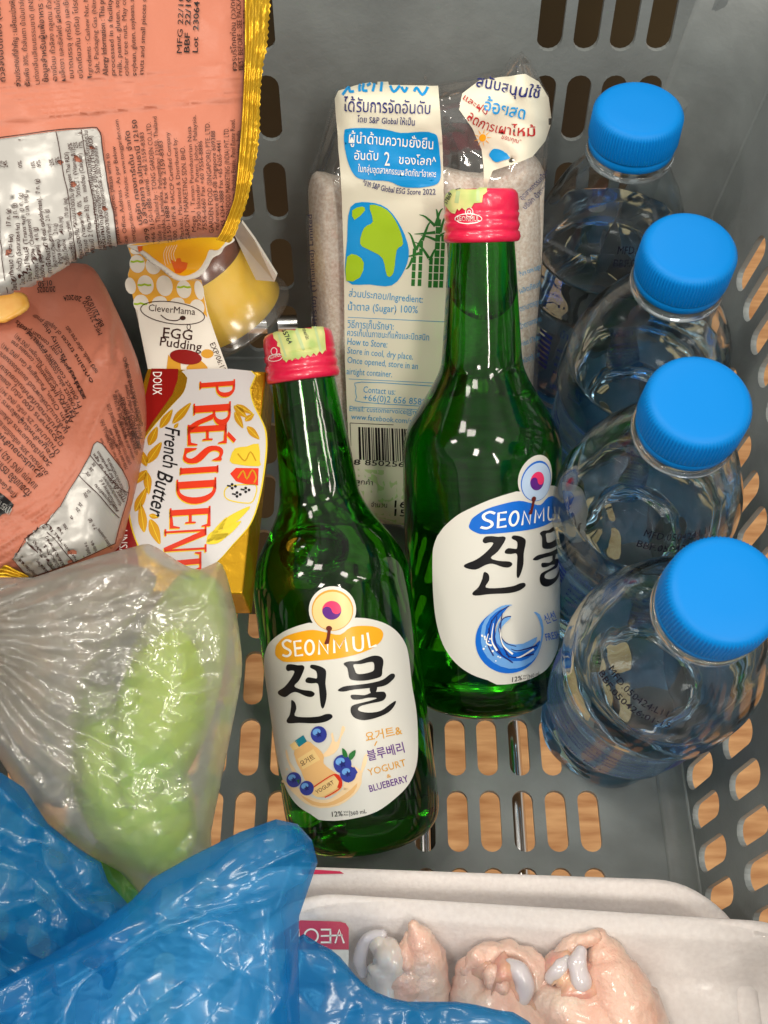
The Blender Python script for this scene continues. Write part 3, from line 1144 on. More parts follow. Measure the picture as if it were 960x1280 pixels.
tag(i.build('leaf_print', mapA_l, M['leafgreen'], labA, 0.64), kind='stuff')
i = Ink(fx2); i.text('요거트&', (612, 150), (828, 106), 66, 0.02); i.line([(676, 150), (662, 178)], 6)
i.text('YOGURT', (628, 358), (852, 297), 60, 0.008).text('&', (737, 372), (762, 366), 32, 0.01)
i.build('ochre_lettering', mapA_l, M['gold_ink'], labA, 0.30)
i = Ink(fx2); i.text('블루베리', (625, 265), (842, 212), 72, 0.02).text('BLUEBERRY', (636, 455), (866, 392), 58, 0.02)
i.build('purple_lettering', mapA_l, M['purple'], labA, 0.30)
# art on label B
mapB = caster(bodyB)
fx3 = (550, 1 / 4.656, 585, 1 / 4.656)
c0 = (393, 1000)
i = Ink(fx3)
ring = ell(395, 1005, 188, 188, 0, 40, 5, 262)
i.poly(ring + smooth([(400, 800), (340, 880), (320, 950), (360, 1030), (440, 1060), (520, 1050), (575, 1000)], 3, False))
i.build('wave_print', mapB, M['blue'], labB, 0.45, 4)
i = Ink(fx3)
i.poly([(420, 795), (360, 815), (290, 870), (262, 960), (300, 1050), (380, 1110), (470, 1120), (540, 1080), (578, 1010), (584, 930), (560, 860), (540, 835), (575, 850), (596, 920), (590, 1000), (560, 1090), (490, 1150), (400, 1165), (310, 1130),
        (250, 1060), (238, 960), (262, 880), (330, 815), (380, 795)], sm=2)
i.poly([(340, 900), (370, 870), (410, 860), (400, 880), (360, 920), (350, 980), (400, 1020), (480, 1020), (560, 980), (530, 1040), (440, 1070), (350, 1040), (320, 980)], sm=2)
i.build('wave_light_print', mapB, M['lblue'], labB, 0.55, 4)
i = Ink(fx3)
for a, b in (((300, 880), (310, 1090)), ((330, 860), (360, 1090)), ((280, 930), (420, 1130)), ((360, 840), (400, 1100)), ((410, 1050), (560, 1030)), ((380, 1080), (540, 1080))):
    m = ((a[0] + b[0]) / 2 - 30, (a[1] + b[1]) / 2 + 20)
    i.line(smooth([a, m, b], 6, False), 4, w2=9)
i.line(smooth([(400, 800), (350, 830), (300, 890), (285, 960)], 4, False), 5)
i.line(smooth([(410, 860), (370, 870), (345, 910), (345, 960), (380, 1015), (440, 1035)], 4, False), 5)
i.build('wave_line_print', mapB, M['navy'], labB, 0.65)
i = Ink(fx3)
for a, b in (((310, 900), (330, 1060)), ((345, 930), (420, 1080)), ((440, 1100), (540, 1050)), ((280, 960), (300, 1030))):
    m = ((a[0] + b[0]) / 2 - 20, (a[1] + b[1]) / 2 + 18)
    i.line(smooth([a, m, b], 6, False), 3, w2=12)
for k in range(14):
    a = random.uniform(100, 200); r = random.uniform(100, 165)
    i.poly(ell(395 + r * math.cos(math.radians(a)), 1005 + r * math.sin(math.radians(a)), random.uniform(3, 7), None, 0, 8))
i.build('wave_spray_print', mapB, M['white'], labB, 0.70)
i = Ink(fx3); i.text('신선', (612, 905), (675, 880), 66, 0.015).text('FRESH', (614, 1005), (700, 985), 60, 0.015)
i.build('blue_lettering', mapB, M['blue'], labB, 0.45)

# cap seals
mcA, mcB = caster(capA), caster(capB)
fa = (320, 1 / 8.727, 400, 1 / 8.727)
pts = [(150, 130), (250, 40), (400, 20), (620, 20), (720, 40), (745, 150), (750, 250), (760, 345)]
p0, p1 = (752, 360), (335, 468)
n = 7
for k in range(n * 2):
    t = k / (n * 2 - 1)
    pts.append((p0[0] + (p1[0] - p0[0]) * t, p0[1] + (p1[1] - p0[1]) * t - (34 if k % 2 == 0 else 0)))
pts += [(300, 430), (272, 350), (268, 300), (235, 285), (240, 240), (200, 200), (190, 160)]
seal = Ink(fa).poly(pts).build('paper_seal', mcA, M['seal'], botA, 0.35, 2.2)
i = Ink(fa); i.text('35764', (285, 120), (360, 265), 70, 0.02).text('สรรพสามิต', (500, 95), (545, 215), 50, 0.015)
i.build('seal_print', mcA, M['darkprint'], seal, 0.55, 3)
i = Ink(fa); i.line([(430, 90), (520, 330)], 34).line([(640, 80), (700, 340)], 26).line([(250, 150), (330, 400)], 22)
i.build('seal_band', mcA, M['palegreen'], seal, 0.42, 3)
i = Ink(fa); i.line(ell(200, 340, 32, 38, 0, 16), 7, True).line(ell(215, 410, 78, 36, -12, 20), 7, True).text('SEONMUL', (155, 425), (275, 395), 50, 0.02)
i.build('cap_print', mcA, M['white'], capA, 0.2, 3)
fb = (545, 1 / 8.348, 225, 1 / 8.348)
pts = [(90, 215), (110, 150), (190, 90), (330, 60), (480, 50), (530, 60), (530, 130), (490, 160), (480, 235), (400, 240), (370, 290), (340, 285), (310, 320), (275, 290), (245, 320), (225, 300), (205, 355), (170, 350), (130, 300), (100, 260)]
seal = Ink(fb).poly(pts).build('paper_seal', mcB, M['seal'], botB, 0.35, 2.2)
i = Ink(fb); i.text('57869', (125, 255), (180, 150), 60, 0.02).line([(210, 110), (330, 80)], 6)
i.build('seal_print', mcB, M['darkprint'], seal, 0.55, 3)
i = Ink(fb); i.line([(240, 120), (220, 240)], 40).line([(440, 70), (440, 220)], 34)
i.build('seal_band', mcB, M['palegreen'], seal, 0.42, 3)
i = Ink(fb); i.line(ell(340, 405, 138, 52, 0, 28), 9, True).line(ell(348, 335, 38, 48, 0, 18), 8, True).line(ell(348, 335, 16, 20, 0, 12), 7, True)
i.text('SEONMUL', (222, 432), (455, 428), 78, 0.02)
i.build('cap_print', mcB, M['white'], capB, 0.2, 3)
# small tear-off ring above cap B
tr = Ink(fb).line(ell(655, 66, 26, 30, 0, 16, 170, 370), 8).build('tear_ring', mcB, M['dark'], capB, 0.4)

# ================================================================== water bottles
WH = 190.0
WP = resample([(0, 22), (1.5, 27), (5, 31), (10, 31.6), (16, 31.8), (20, 30.6), (24, 31.8), (28, 30.5), (32, 32.0), (36, 30.8), (40, 32.6), (44, 33.4), (60, 33.6), (80, 33.6), (92, 34.0), (97, 35.6), (104, 35.9),
               (112, 35.6), (120, 34.6), (130, 32.2), (140, 28.6), (150, 24), (157, 20.2), (162, 17.4), (165, 16.2), (168, 16.0), (172, 16.0)], 3)


def wprof_r(z, r, a):
    if z < 42:
        return r + 0.9 * math.sin(6 * a + z * 0.16) * max(0, min(1, z / 8)) * max(0, min(1, (42 - z) / 8))
    if 95 < z < 150:
        return r + 0.25 * math.sin(3 * a + z * .2)
    return r


def capprof():
    return [(171, 17.0), (171.6, 17.6), (174.5, 17.6), (175.0, 17.2), (175.6, 17.9), (176.4, 18.1), (187.2, 17.8), (188.6, 17.2), (189.6, 16.0), (190, 14.2), (190.1, 7)]


def wcap_r(z, r, a):
    if 176 < z < 188: return r + 0.28 * math.cos(a * 90)
    return r


def w_root(label, P0, P1, roll):
    ax = (P1 - P0).normalized()
    y = Vector((0, -1, 0)); y = (y - ax * y.dot(ax)).normalized()
    x = y.cross(ax)
    R = Matrix((x, y, ax)).transposed() @ Matrix.Rotation(roll, 3, 'Z')
    return thing('water_bottle', label, 'bottle', P0, R.to_euler(), (P1 - P0).length / 190, 'small clear water bottles with blue caps')


wspec = [('clear water bottle with blue cap nearest the back wall of the basket', (103, 378, 1), (103, 377, 194), 0.35),
         ('clear water bottle with blue cap, second from the back wall', (111, 318, 1), (114, 304, 190), 1.5),
         ('clear water bottle with blue cap, third from the back wall, its printed date facing up', (104, 256, 1), (106, 231, 192), 0.1),
         ('frontmost clear water bottle with blue cap, leaning over the bare basket floor', (103, 193, 1), (104, 160, 190), -0.7)]
wparts = None
WB_ = []
for k, (lab, p0, p1, roll) in enumerate(wspec):
    r = w_root(lab, Vector(p0), Vector(p1), roll)
    WB_.append(r)
    if k == 0:
        V, F = lathe(WP, 144, True, True, wprof_r)
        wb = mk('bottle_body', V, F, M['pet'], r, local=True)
        inner = [(z, rr - 0.55) for z, rr in WP if z > 118]
        inner[-1] = (171, inner[-1][1])
        inner = [(inner[0][0], 30.5), ] + inner
        inner[0] = (118.2, inner[1][1])
        V, F = lathe(inner, 96)
        ai = mk('air_space', V, F, M['pet_in'], r, local=True); ai.data.flip_normals()
        V, F = lathe(capprof(), 720, True, True, wcap_r)
        cp = mk('cap', V, F, M['bluecap'], r, local=True)
        nr = [(166.5, 17.2), (167, 18.2), (169, 18.2), (169.5, 17.2)]
        V, F = lathe(nr, 64)
        ring_ = mk('neck_ring', V, F, M['pet_in'], r, local=True)

        def wl(x, z, off):        # x: arc length mm, z height
            a = math.pi / 2 + x / 35.0
            rr = interp(WP, z) + 0.3 + off
            return Vector((rr * math.cos(a), rr * math.sin(a), z))
        # print around the bottle: drawing space x = mm along, y = -z
        up = lambda x, y, off: wl(x, -y, off)
        i = Ink()
        for s in (0, 58, -58, 116):
            i.text('MFD.050424:L11', (-16 + s, -139), (14 + s, -139), 4.6, 0.02)
            i.text('BBF.050426:01:15', (-17 + s, -133.5), (17 + s, -133.5), 4.6, 0.02)
            if s == 0:
                break
        dp = i.build('date_print', up, M['darkprint'], r, 0.05, (2.5, 0), local=True)
        i = Ink()
        for s in (-80, 0, 80):
            i.text('ปริมาตรสุทธิ 350 มล.  Net Content 350 ml', (-34 + s, -46), (34 + s, -46), 4.8, 0.008)
            i.text('น้ำดื่ม ตราคริสตัล  Drinking Water', (-34 + s, -84), (30 + s, -84), 7, 0.006)
            for q, tx in enumerate(('ผลิตภัณฑ์น้ำดื่ม บรรจุขวด ระบบรีเวอร์สออสโมซิส', 'ควรเก็บในที่แห้งและเย็น ไม่ถูกแสงแดด', 'Keep in a cool dry place away from sunlight', 'ผลิตโดย บริษัท น้ำดื่ม จำกัด ประเทศไทย')):
                i.text(tx, (-34 + s, -74 + q * 5.4), (24 + s, -74 + q * 5.4), 3.4, 0.004)
        for s in (-46, 34, 114):
            for q in range(7): i.line([(s, -80 + q * 3.6), (s + 8, -80 + q * 3.6)], 2.2)
        bp = i.build('label_print', up, M['bluefaint'], r, 0.05, (2.5, 0), local=True)
        V, F = lathe([(42, interp(WP, 42) + .25), (50, interp(WP, 50) + .3), (64, interp(WP, 64) + .3), (80, interp(WP, 80) + .3), (94, interp(WP, 94) + .3)], 96, False, False)
        wrap = mk('label_wrap', V, F, M['wrapblue'], r, local=True)
        wproto = [wb, ai, cp, ring_, dp, bp, wrap]
    else:
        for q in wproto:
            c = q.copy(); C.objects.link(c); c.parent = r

# ================================================================== sugar bag


def plane_depth(p):
    """p: three (px,py,depth) -> depth function, linear in the picture"""
    A = np.array([[a[0], a[1], 1] for a in p], float)
    k = np.linalg.solve(A, np.array([a[2] for a in p], float))
    return lambda x, y: k[0] * x + k[1] * y + k[2]


dsug = plane_depth([(400, 110, 474), (660, 110, 474), (500, 650, 556)])
sugar = thing('sugar_bag', 'clear bag of white sugar with blue box and globe print, leaning on the back wall', 'sugar bag', pix(520, 640, 560))
so_ = smooth([(386, 232), (396, 214), (430, 220), (480, 212), (540, 206), (600, 216), (634, 194), (662, 190), (680, 214), (680, 250), (677, 330), (668, 450), (662, 560), (655, 640), (600, 656), (500, 656), (440, 640),
              (418, 560), (398, 440), (388, 330), (386, 260)], 3)
sug = pillow('sugar', so_, 5, lambda x, y: dsug(x, y) - 4, 12, 26, 18, M['sugar'], sugar, wr=lambda x, y: 2.0 * rnd(x, y, 60, 1) + 0.5 * rnd(x, y, 9, 2))
fo = [(383, 238), (386, 214), (396, 190), (410, 140), (419, 112), (440, 106), (470, 104), (500, 102), (520, 100), (530, 99), (531, 92), (534, 98), (545, 104), (572, 99), (600, 92), (626, 90), (638, 72), (652, 64),
      (664, 76), (674, 96), (686, 118), (688, 150), (685, 200), (680, 240), (678, 330), (674, 450), (668, 560), (660, 650), (600, 662), (505, 662), (440, 646), (414, 570), (393, 450), (384, 340), (381, 280)]


def wsug(x, y):
    a = 1.0 if y < 230 else max(0.25, 1 - (y - 230) / 60)
    return a * (4 * (crumple(x, y, 80, 2.0) - 0.4) + 4.0 * folds(x, y, 60, 8, 4) + 1.0 * folds(x, y, 28, 9)) * (0.35 if 424 < x < 556 else 1.0) + 1.2 * rnd(x, y, 80, 5)


film = pillow('clear_film', fo, 5, dsug, 24, 34, 20, M['sugarfilm'], sugar, wr=wsug)
msug = caster(film)
lab = [(420, 124), (424, 115), (450, 107), (485, 101), (486, 108), (548, 109), (553, 180), (556, 260), (560, 330), (562, 420), (562, 520), (563, 652), (505, 656), (455, 640), (436, 545), (431, 450), (430, 330), (427, 240), (423, 170)]
sl = Ink().poly(lab).build('printed_panel', msug, M['creamprint'], sugar, 0.6, 4)
flap = [(578, 118), (600, 102), (640, 96), (655, 93), (672, 103), (684, 122), (688, 152), (680, 176), (664, 196), (640, 206), (616, 214), (606, 240), (604, 210), (602, 186), (590, 160), (574, 138)]
sl2 = Ink().poly(flap).build('folded_print_panel', msug, M['creamprint'], sugar, 0.6, 4)
fs = (380, 1 / 5.333, 60, 1 / 5.333)
fl = (540, 1 / 6, 50, 1 / 6)
i = Ink(fs)
i.poly([(275, 560), (300, 535), (450, 530), (550, 540), (650, 562), (780, 552), (850, 560), (890, 590), (905, 700), (915, 830), (900, 895), (850, 920), (760, 930), (650, 920), (560, 885), (450, 880), (370, 870), (325, 830),
        (290, 740), (272, 640)], sm=3)
i.build('blue_box_print', msug, M['cyan'], sl, 0.85, 4)
i = Ink(fs)
for a in ([(262, 322), (300, 272), (310, 300), (335, 300)], [(372, 300), (372, 262), (400, 240), (392, 290), (424, 296)], [(420, 262), (470, 238), (458, 300)], [(520, 238), (512, 300)],
          [(575, 262), (600, 302), (640, 262)], [(650, 270), (672, 302), (690, 272)], [(735, 300), (752, 275), (790, 320), (822, 270)]):
    i.line(smooth(a, 4, False), 17)
i.build('cut_off_title_print', msug, M['cyan'], sl, 0.75)
i = Ink(fs)
i.text('ได้รับการจัดอันดับ', (270, 420), (840, 440), 104, 0.012)
i.text('โดย S&P Global ให้เป็น', (356, 490), (738, 512), 58, 0.01)
i.text('^จาก S&P Global ESG Score 2022', (385, 905), (878, 976), 54, 0.008, mid=(600, 960))
i.build('black_lettering', msug, M['navy'], sl, 0.95, 8)
i = Ink(fs)
i.text('ผู้นำด้านความยั่งยืน', (300, 628), (860, 668), 100, 0.012)
i.text('อันดับ', (335, 742), (492, 745), 84, 0.01).text('2', (536, 780), (572, 780), 130, 0.006).text('ของโลก^', (630, 770), (880, 778), 84, 0.01)
i.text('ในกลุ่มอุตสาหกรรมผลิตภัณฑ์อาหาร', (358, 822), (880, 862), 62, 0.012)
i.build('white_lettering', msug, M['white'], sl, 1.25, 8)
# globe
g0 = Ink().poly(smooth([(438, 258), (460, 252), (484, 260), (502, 284), (511, 312), (506, 336), (490, 356), (462, 355), (433, 350), (434, 300)], 3)).build('globe_print', msug, M['cyan'], sl, 0.85, 4)
i = Ink()
i.poly([(462, 255), (484, 262), (498, 282), (504, 304), (496, 312), (492, 340), (484, 344), (478, 322), (462, 312), (450, 304), (455, 284), (466, 276)], sm=3)
i.poly([(434, 320), (446, 318), (455, 328), (450, 346), (433, 350)], sm=2).poly([(440, 262), (452, 257), (456, 262), (443, 274)], sm=2)
i.build('land_print', msug, M['lime'], sl, 1.1, 4)
i = Ink()
for (x, y0, y1, w) in ((516, 357, 318, 4.5), (524, 357, 305, 4.5), (544, 359, 280, 6), (551, 359, 300, 5), (537, 359, 322, 4.5)):
    yy = y0
    while yy > y1:
        i.line([(x + (y0 - yy) * .05, yy), (x + (y0 - yy + 8) * .05, yy - 8.5)], w); yy -= 9.6
for (x, y, dx, dy) in ((544, 282, -20, -14), (544, 282, 10, -22), (544, 290, -26, 2), (550, 290, 8, -20), (520, 312, -10, -22), (520, 312, 12, -18), (524, 316, -16, 4), (546, 300, -20, -6), (544, 300, 14, -10), (536, 322, -18, -20),
                       (516, 322, -9, 14), (537, 325, 10, -16), (528, 300, 12, -24), (548, 275, -3, -14)):
    i.line(smooth([(x, y), (x + dx * .6, y + dy * .8), (x + dx, y + dy)], 3, False), 4, w2=0.5)
i.build('sugar_cane_print', msug, M['darkgreen'], sl, 0.75, 8)
i = Ink()
i.text('ส่วนประกอบ/Ingredient:', (436, 370), (528, 378), 12.5, 0.01)
i.text('น้ำตาล (Sugar) 100%', (435, 387), (522, 391), 13, 0.01)
i.text('วิธีการเก็บรักษา:', (434, 409), (492, 412), 13, 0.01)
i.text('ควรเก็บในภาชนะที่แห้งและปิดสนิท', (434, 419), (536, 425), 11, 0.01)
i.text('How to Store:', (434, 430), (484, 434), 12, 0.015)
i.text('Store in cool, dry place.', (434, 441), (516, 449), 11.5, 0.008)
i.text('Once opened, store in an', (434, 453), (522, 461), 11.5, 0.008)
i.text('airtight container.', (433, 467), (490, 471), 11.5, 0.008)
i.text('Contact us:', (454, 490), (494, 493), 11.5, 0.008)
i.text('+66(0)2 656 8588', (454, 500), (532, 506), 11.5, 0.008)
i.text('Email: customervoice@mail.com', (437, 513), (545, 519), 9.5, 0.008)
i.text('www.facebook.com/sugar', (439, 523), (530, 530), 9.5, 0.008)
i.line([(435, 396), (560, 402)], 0.7).line([(436, 473), (560, 479)], 0.7).line([(440, 508), (562, 513)], 0.7)
i.line(smooth([(540, 482), (452, 477), (445, 484), (446, 496), (452, 502), (540, 508)], 3, False), 0.9)
i.build('blue_lettering', msug, M['skyblue'], sl, 0.75, 10)
i = Ink().poly([(438, 585), (560, 592), (562, 652), (505, 655), (457, 640), (446, 618)]).build('bottle_light_patch', msug, M['palegreen'], sl, 0.6, 8)  # green light through the bottles, painted onto the foot of the panel
i = Ink()
i.line([(438, 528), (560, 533)], 0.8).line([(438, 528), (441, 582), (560, 588)], 0.8)
x = 448.0
random.seed(9)
while x < 556:
    w = random.choice((0.9, 1.3, 2.0, 2.6))
    i.poly([(x, 533 + (x - 448) * .04), (x + w, 533 + (x - 448) * .04), (x + w + 1.5, 574 + (x - 448) * .04), (x + 1.5, 574 + (x - 448) * .04)])
    x += w + random.choice((0.8, 1.2, 1.7))
i.text('8 850256 100012', (443, 580), (560, 586), 9.5, 0.02)
i.text('ลูกค้า', (446, 604), (466, 606), 9, 0.01).text('จำนวน', (464, 632), (484, 633), 8, 0.01).text('16', (493, 633), (508, 634), 12, 0.03).text('15', (493, 643), (508, 644), 12, 0.03)
i.build('barcode_print', msug, M['black'], sl, 0.8)
i = Ink(); i.text('(น้ำตาลทราย) (Thailand) Limited', (399, 440), (391, 268), 8, 0.01)
i.build('side_lettering', msug, M['navy'], sugar, 0.5)
i = Ink(fl)
i.text('สนับสนุนใช้', (332, 360), (790, 440), 110, 0.02)
i.build('navy_lettering', msug, M['navy'], sl2, 0.95, 8)
i = Ink(fl); i.text('อ้อยสด', (385, 530), (690, 592), 130, 0.025); i.poly([(440, 840), (470, 812), (540, 830), (590, 885), (540, 905), (480, 915), (435, 870)], sm=3)
i.build('blue_lettering', msug, M['cyan'], sl2, 0.95, 8)
i = Ink(fl); i.text('ลดการเผาไหม้', (255, 590), (765, 720), 105, 0.012, mid=(470, 690)); i.text('และฝุ่น', (232, 450), (400, 560), 60, 0.01); i.text('ขอบคุณ"', (520, 740), (660, 780), 50, 0.01)
i.build('red_lettering', msug, M['red'], sl2, 0.95, 8)
i = Ink(fl); i.poly(ell(378, 728, 26, 28, 0, 16))
for k in range(9):
    a = k * 0.7; i.line([(378 + 34 * math.cos(a), 728 + 34 * math.sin(a)), (378 + 66 * math.cos(a), 728 + 66 * math.sin(a))], 7, w2=2)
i.build('sun_print', msug, M['orange'], sl2, 0.75)
i = Ink(); i.text('อุตสาหกรรมน้ำตาล', (652, 250), (690, 212), 9, 0.01).text('บริษัท น้ำตาลไทย', (656, 262), (692, 226), 9, 0.01)
i.build('corner_lettering', msug, M['navy'], sugar, 0.5)
i = Ink()
for q, tx in enumerate(('Pure cane sugar', 'ผลิตภัณฑ์', 'ตรามาตรฐาน', 'น้ำตาลทราย', 'Product of Thailand', 'น้ำหนักสุทธิ 1 กก.')):
    i.text(tx, (650, 345 + q * 22), (676, 335 + q * 22), 9, 0.008)
i.build('right_edge_lettering', msug, M['skyblue'], sugar, 0.5)
# upright clear film spikes at the seal
for (pts, nm) in (([(520, 104), (526, 88), (532, 94), (536, 86), (534, 106)], 'film_tip'), ([(626, 96), (640, 72), (651, 64), (662, 74), (676, 100)], 'film_tip')):
    pass

# ================================================================== butter box
bt = [(184, 460, 452), (331, 464, 456), (301, 737, 414), (105, 737, 410)]


def quadmap(q):
    P = [pix(*a) for a in q]
    n = (P[1] - P[0]).cross(P[3] - P[0]).normalized()
    if n.dot(CAMP - P[0]) < 0: n = -n
    p0 = P[0]

    def mp(px, py, off):
        d = (pix(px, py, 100) - CAMP).normalized()
        t = (p0 - CAMP).dot(n) / d.dot(n)
        return CAMP + d * t + n * off
    return mp, n


bmap, bn = quadmap([bt[0], bt[1], bt[2]] + [bt[3]])
butter = thing('butter_box', 'gold and red carton of French butter with a white oval label', 'butter', bmap(220, 600, -36))
fr_ = [bmap(184, 460, 0), bmap(333, 464, 0), bmap(303, 742, 0), bmap(95, 742, 0)]
dn = Vector((0.10, 0, 0)) - bn
bk = [p - bn * 22 + Vector((3, 0, 0)) for p in fr_]
V = fr_ + bk
F = [(0, 1, 2, 3), (7, 6, 5, 4), (0, 4, 5, 1), (1, 5, 6, 2), (2, 6, 7, 3), (3, 7, 4, 0)]
carton = mk('carton', V, F, M['buttergold'], butter, False)
fix_normals(carton)
bv = carton.modifiers.new('b', 'BEVEL'); bv.width = 0.8 * MM; bv.segments = 3
fbt = (150, 1 / 4.415, 450, 1 / 4.415)
i = Ink(fbt); i.poly([(175, 48), (322, 50), (318, 110), (290, 190), (240, 260), (175, 350), (118, 440), (70, 560), (30, 700), (60, 900), (90, 1010), (120, 1270), (-200, 1270), (-190, 1000), (0, 700), (100, 400), (140, 200)])
mar = i.build('red_band', bmap, M['maroon'], carton, 0.15)
i = Ink(fbt)
oval = smooth([(365, 55), (372, 100), (352, 180), (290, 250), (220, 330), (150, 420), (95, 530), (58, 650), (48, 760), (60, 880), (90, 990), (140, 1080), (220, 1140), (330, 1180), (420, 1170), (500, 1140), (560, 1090), (620, 1020), (700, 930),
               (740, 850), (770, 740), (790, 620), (803, 500), (800, 400), (775, 330), (735, 250), (715, 160), (722, 62)], 3)
i.poly(ell(420, 640, 1, 1) if False else [(420 + (x - 420) * 1.025, 610 + (y - 610) * 1.0) for x, y in oval])
ob = i.build('oval_rim_print', bmap, M['wheat2'], carton, 0.22)
i = Ink(fbt); i.poly(oval); ov = i.build('oval_label', bmap, M['butterwhite'], carton, 0.3)
i = Ink(fbt); i.text('DOUX', (182, 68), (182, 194), 72, 0.006); i.text('UNSALTED', (-4, 940), (-4, 1200), 66, 0.006)
i.build('white_lettering', bmap, M['white'], carton, 0.3)


# serif capitals drawn as bold text with slab serifs, running down the box
def serifs(off, mat, nm, o):
    i = Ink(fbt)
    L = [('P', 112, 636, 440, 86), ('R', 236, 612, 406, 128), ('E', 352, 590, 374, 110), ('S', 470, 564, 355, 92), ('I', 585, 544, 332, 40), ('D', 655, 532, 312, 130), ('E', 812, 500, 275, 108), ('N', 930, 478, 246, 120),
         ('T', 1060, 450, 300, 100)]
    sp = {'P': [[(0, 0), (1, 0), (1, .12), (0.9, .15), (.62, .36)]]}
    for ch, y, xr, xl, h in L:
        # u along reading (down), w from baseline (left) to top (right)
        k = 0.0
        f = lambda u, w: (xl + (xr - xl) * w + o[0] - u * 0.10 * h * 0, y + u * h + o[1] + (1 - w) * 14)
        P = lambda pts, holes=(): i.poly([f(*p) for p in pts], [[f(*p) for p in q] for q in holes])
        arc = lambda cu, cw, ru, rw, a0, a1, n=12: [(cu + ru * math.sin(math.radians(a0 + (a1 - a0) * q / n)), cw + rw * math.cos(math.radians(a0 + (a1 - a0) * q / n))) for q in range(n + 1)]
        st = 0.30 if ch not in 'I' else .8
        if ch in 'PRDEI':
            P([(.06, 0), (.06 + st, 0), (.06 + st, 1), (.06, 1)])
            P([(-.04, 0), (.06 + st + .1, 0), (.06 + st + .08, .045), (-.04, .045)])
            P([(-.04, 1), (.06 + st + .1, 1), (.06 + st + .08, .955), (-.04, .955)])
        if ch == 'P': P([(.3, 1)] + arc(.45, .73, .62, .27, 0, 180) + [(.3, .46), (.3, .53)] + arc(.5, .73, .28, .20, 180, 0) + [(.3, .93)])
        if ch == 'R':
            P([(.3, 1)] + arc(.45, .76, .52, .24, 0, 180) + [(.3, .52), (.3, .58)] + arc(.48, .76, .24, .17, 180, 0) + [(.3, .93)])
            P([(.42, .54), (.68, .52), (.85, .2), (1.1, -.06), (1.2, -.1), (1.15, -.14), (.9, -.12), (.72, .06), (.55, .36)])
        if ch == 'E':
            P([(.3, 1), (1, 1), (1, .78), (.94, .78), (.86, .92), (.3, .94)]); P([(.3, 0), (1, 0), (1.02, .25), (.95, .25), (.86, .09), (.3, .06)])
            P([(.3, .54), (.7, .54), (.72, .64), (.8, .64), (.8, .38), (.72, .38), (.7, .47), (.3, .47)])
            if y == 352: P([(.42, 1.04), (.85, 1.24), (1.0, 1.18), (.62, 1.0)])
        if ch == 'S':
            P(smooth([(.95, .98), (.9, .72), (.72, .90), (.45, .93), (.32, .80), (.42, .66), (.75, .52), (1.0, .34), (.98, .10), (.72, -.03), (.35, 0), (.12, .02), (.06, .02), (.1, .32), (.2, .30), (.36, .08), (.6, .06), (.72, .18), (.6, .30),
                      (.3, .46), (.06, .62), (.04, .84), (.22, 1.0), (.5, 1.03), (.75, .98)], 2))
        if ch == 'D': P([(.3, 1)] + arc(.4, .5, .64, .5, 0, 180) + [(.3, 0), (.3, .07)] + arc(.42, .5, .34, .42, 180, 0) + [(.3, .93)])
        if ch == 'N':
            P([(.04, 0), (.14, 0), (.14, 1), (.04, 1)]); P([(-.06, 0), (.26, 0), (.26, .045), (-.06, .045)]); P([(-.08, 1), (.3, 1), (.3, .955), (-.08, .955)])
            P([(.04, 1), (.32, 1), (1.0, 0), (.8, -.02)]); P([(.88, 0), (.98, 0), (.98, 1), (.88, 1)]); P([(.74, 1), (1.1, 1), (1.1, .955), (.74, .955)])
        if ch == 'T':
            P([(.36, 0), (.66, 0), (.66, 1), (.36, 1)]); P([(0, 1), (1, 1), (1, .76), (.93, .76), (.86, .92), (.14, .92), (.07, .76), (0, .76)])
    return i.build(nm, bmap, mat, ov, off)


serifs(0.4, M['wheat2'], 'letter_shadow', (-4, 5))
serifs(0.5, M['btred'], 'red_lettering', (0, 0))
for c in list(ov.children):
    if c.name.startswith('letter_shadow'): pass
i = Ink(fbt)
i.text('French', (252, 372), (236, 590), 118, 0.018, slant=.25, res=3); i.text('Butter', (212, 612), (160, 850), 128, 0.018, slant=.25, res=3)
i.build('script_lettering', bmap, M['black'], ov, 0.5)


def leafp(x0, y0, x1, y1, w):
    dx, dy = x1 - x0, y1 - y0
    L = math.hypot(dx, dy); nx, ny = -dy / L, dx / L
    return smooth([(x0, y0), (x0 + dx * .35 + nx * w, y0 + dy * .35 + ny * w), (x0 + dx * .7 + nx * w * .8, y0 + dy * .7 + ny * w * .8), (x1, y1), (x0 + dx * .65 - nx * w * .8, y0 + dy * .65 - ny * w * .8),
                   (x0 + dx * .3 - nx * w, y0 + dy * .3 - ny * w)], 3)


lv = [(290, 355, 392, 238, 22), (222, 380, 290, 275, 22), (160, 475, 206, 370, 24), (150, 575, 230, 455, 26), (148, 590, 112, 495, 20), (150, 610, 78, 690, 22), (148, 620, 160, 745, 22), (84, 840, 148, 705, 24), (135, 955, 112, 790, 24),
      (165, 880, 222, 1020, 28), (160, 860, 215, 870, 14), (300, 380, 322, 350, 10)]
lv2 = [(628, 255, 700, 320, 20), (632, 290, 680, 380, 18), (690, 340, 740, 300, 16), (700, 370, 770, 440, 20), (640, 250, 735, 300, 16)]
lv3 = [(500, 1000, 590, 870, 18), (540, 940, 720, 810, 24), (520, 1000, 670, 890, 22), (475, 1015, 600, 960, 24), (480, 1010, 545, 930, 20)]
i = Ink(fbt)
for a in lv + lv2: i.poly([tuple(p) for p in leafp(*a)])
i.build('wheat_print', bmap, M['wheat'], ov, 0.42)
i = Ink(fbt)
for a in lv3: i.poly([tuple(p) for p in leafp(*a)])
for a in lv + lv2: i.line([(a[0], a[1]), (a[2], a[3])], 3)
i.build('bright_wheat_print', bmap, M['wheat2'], ov, 0.5)
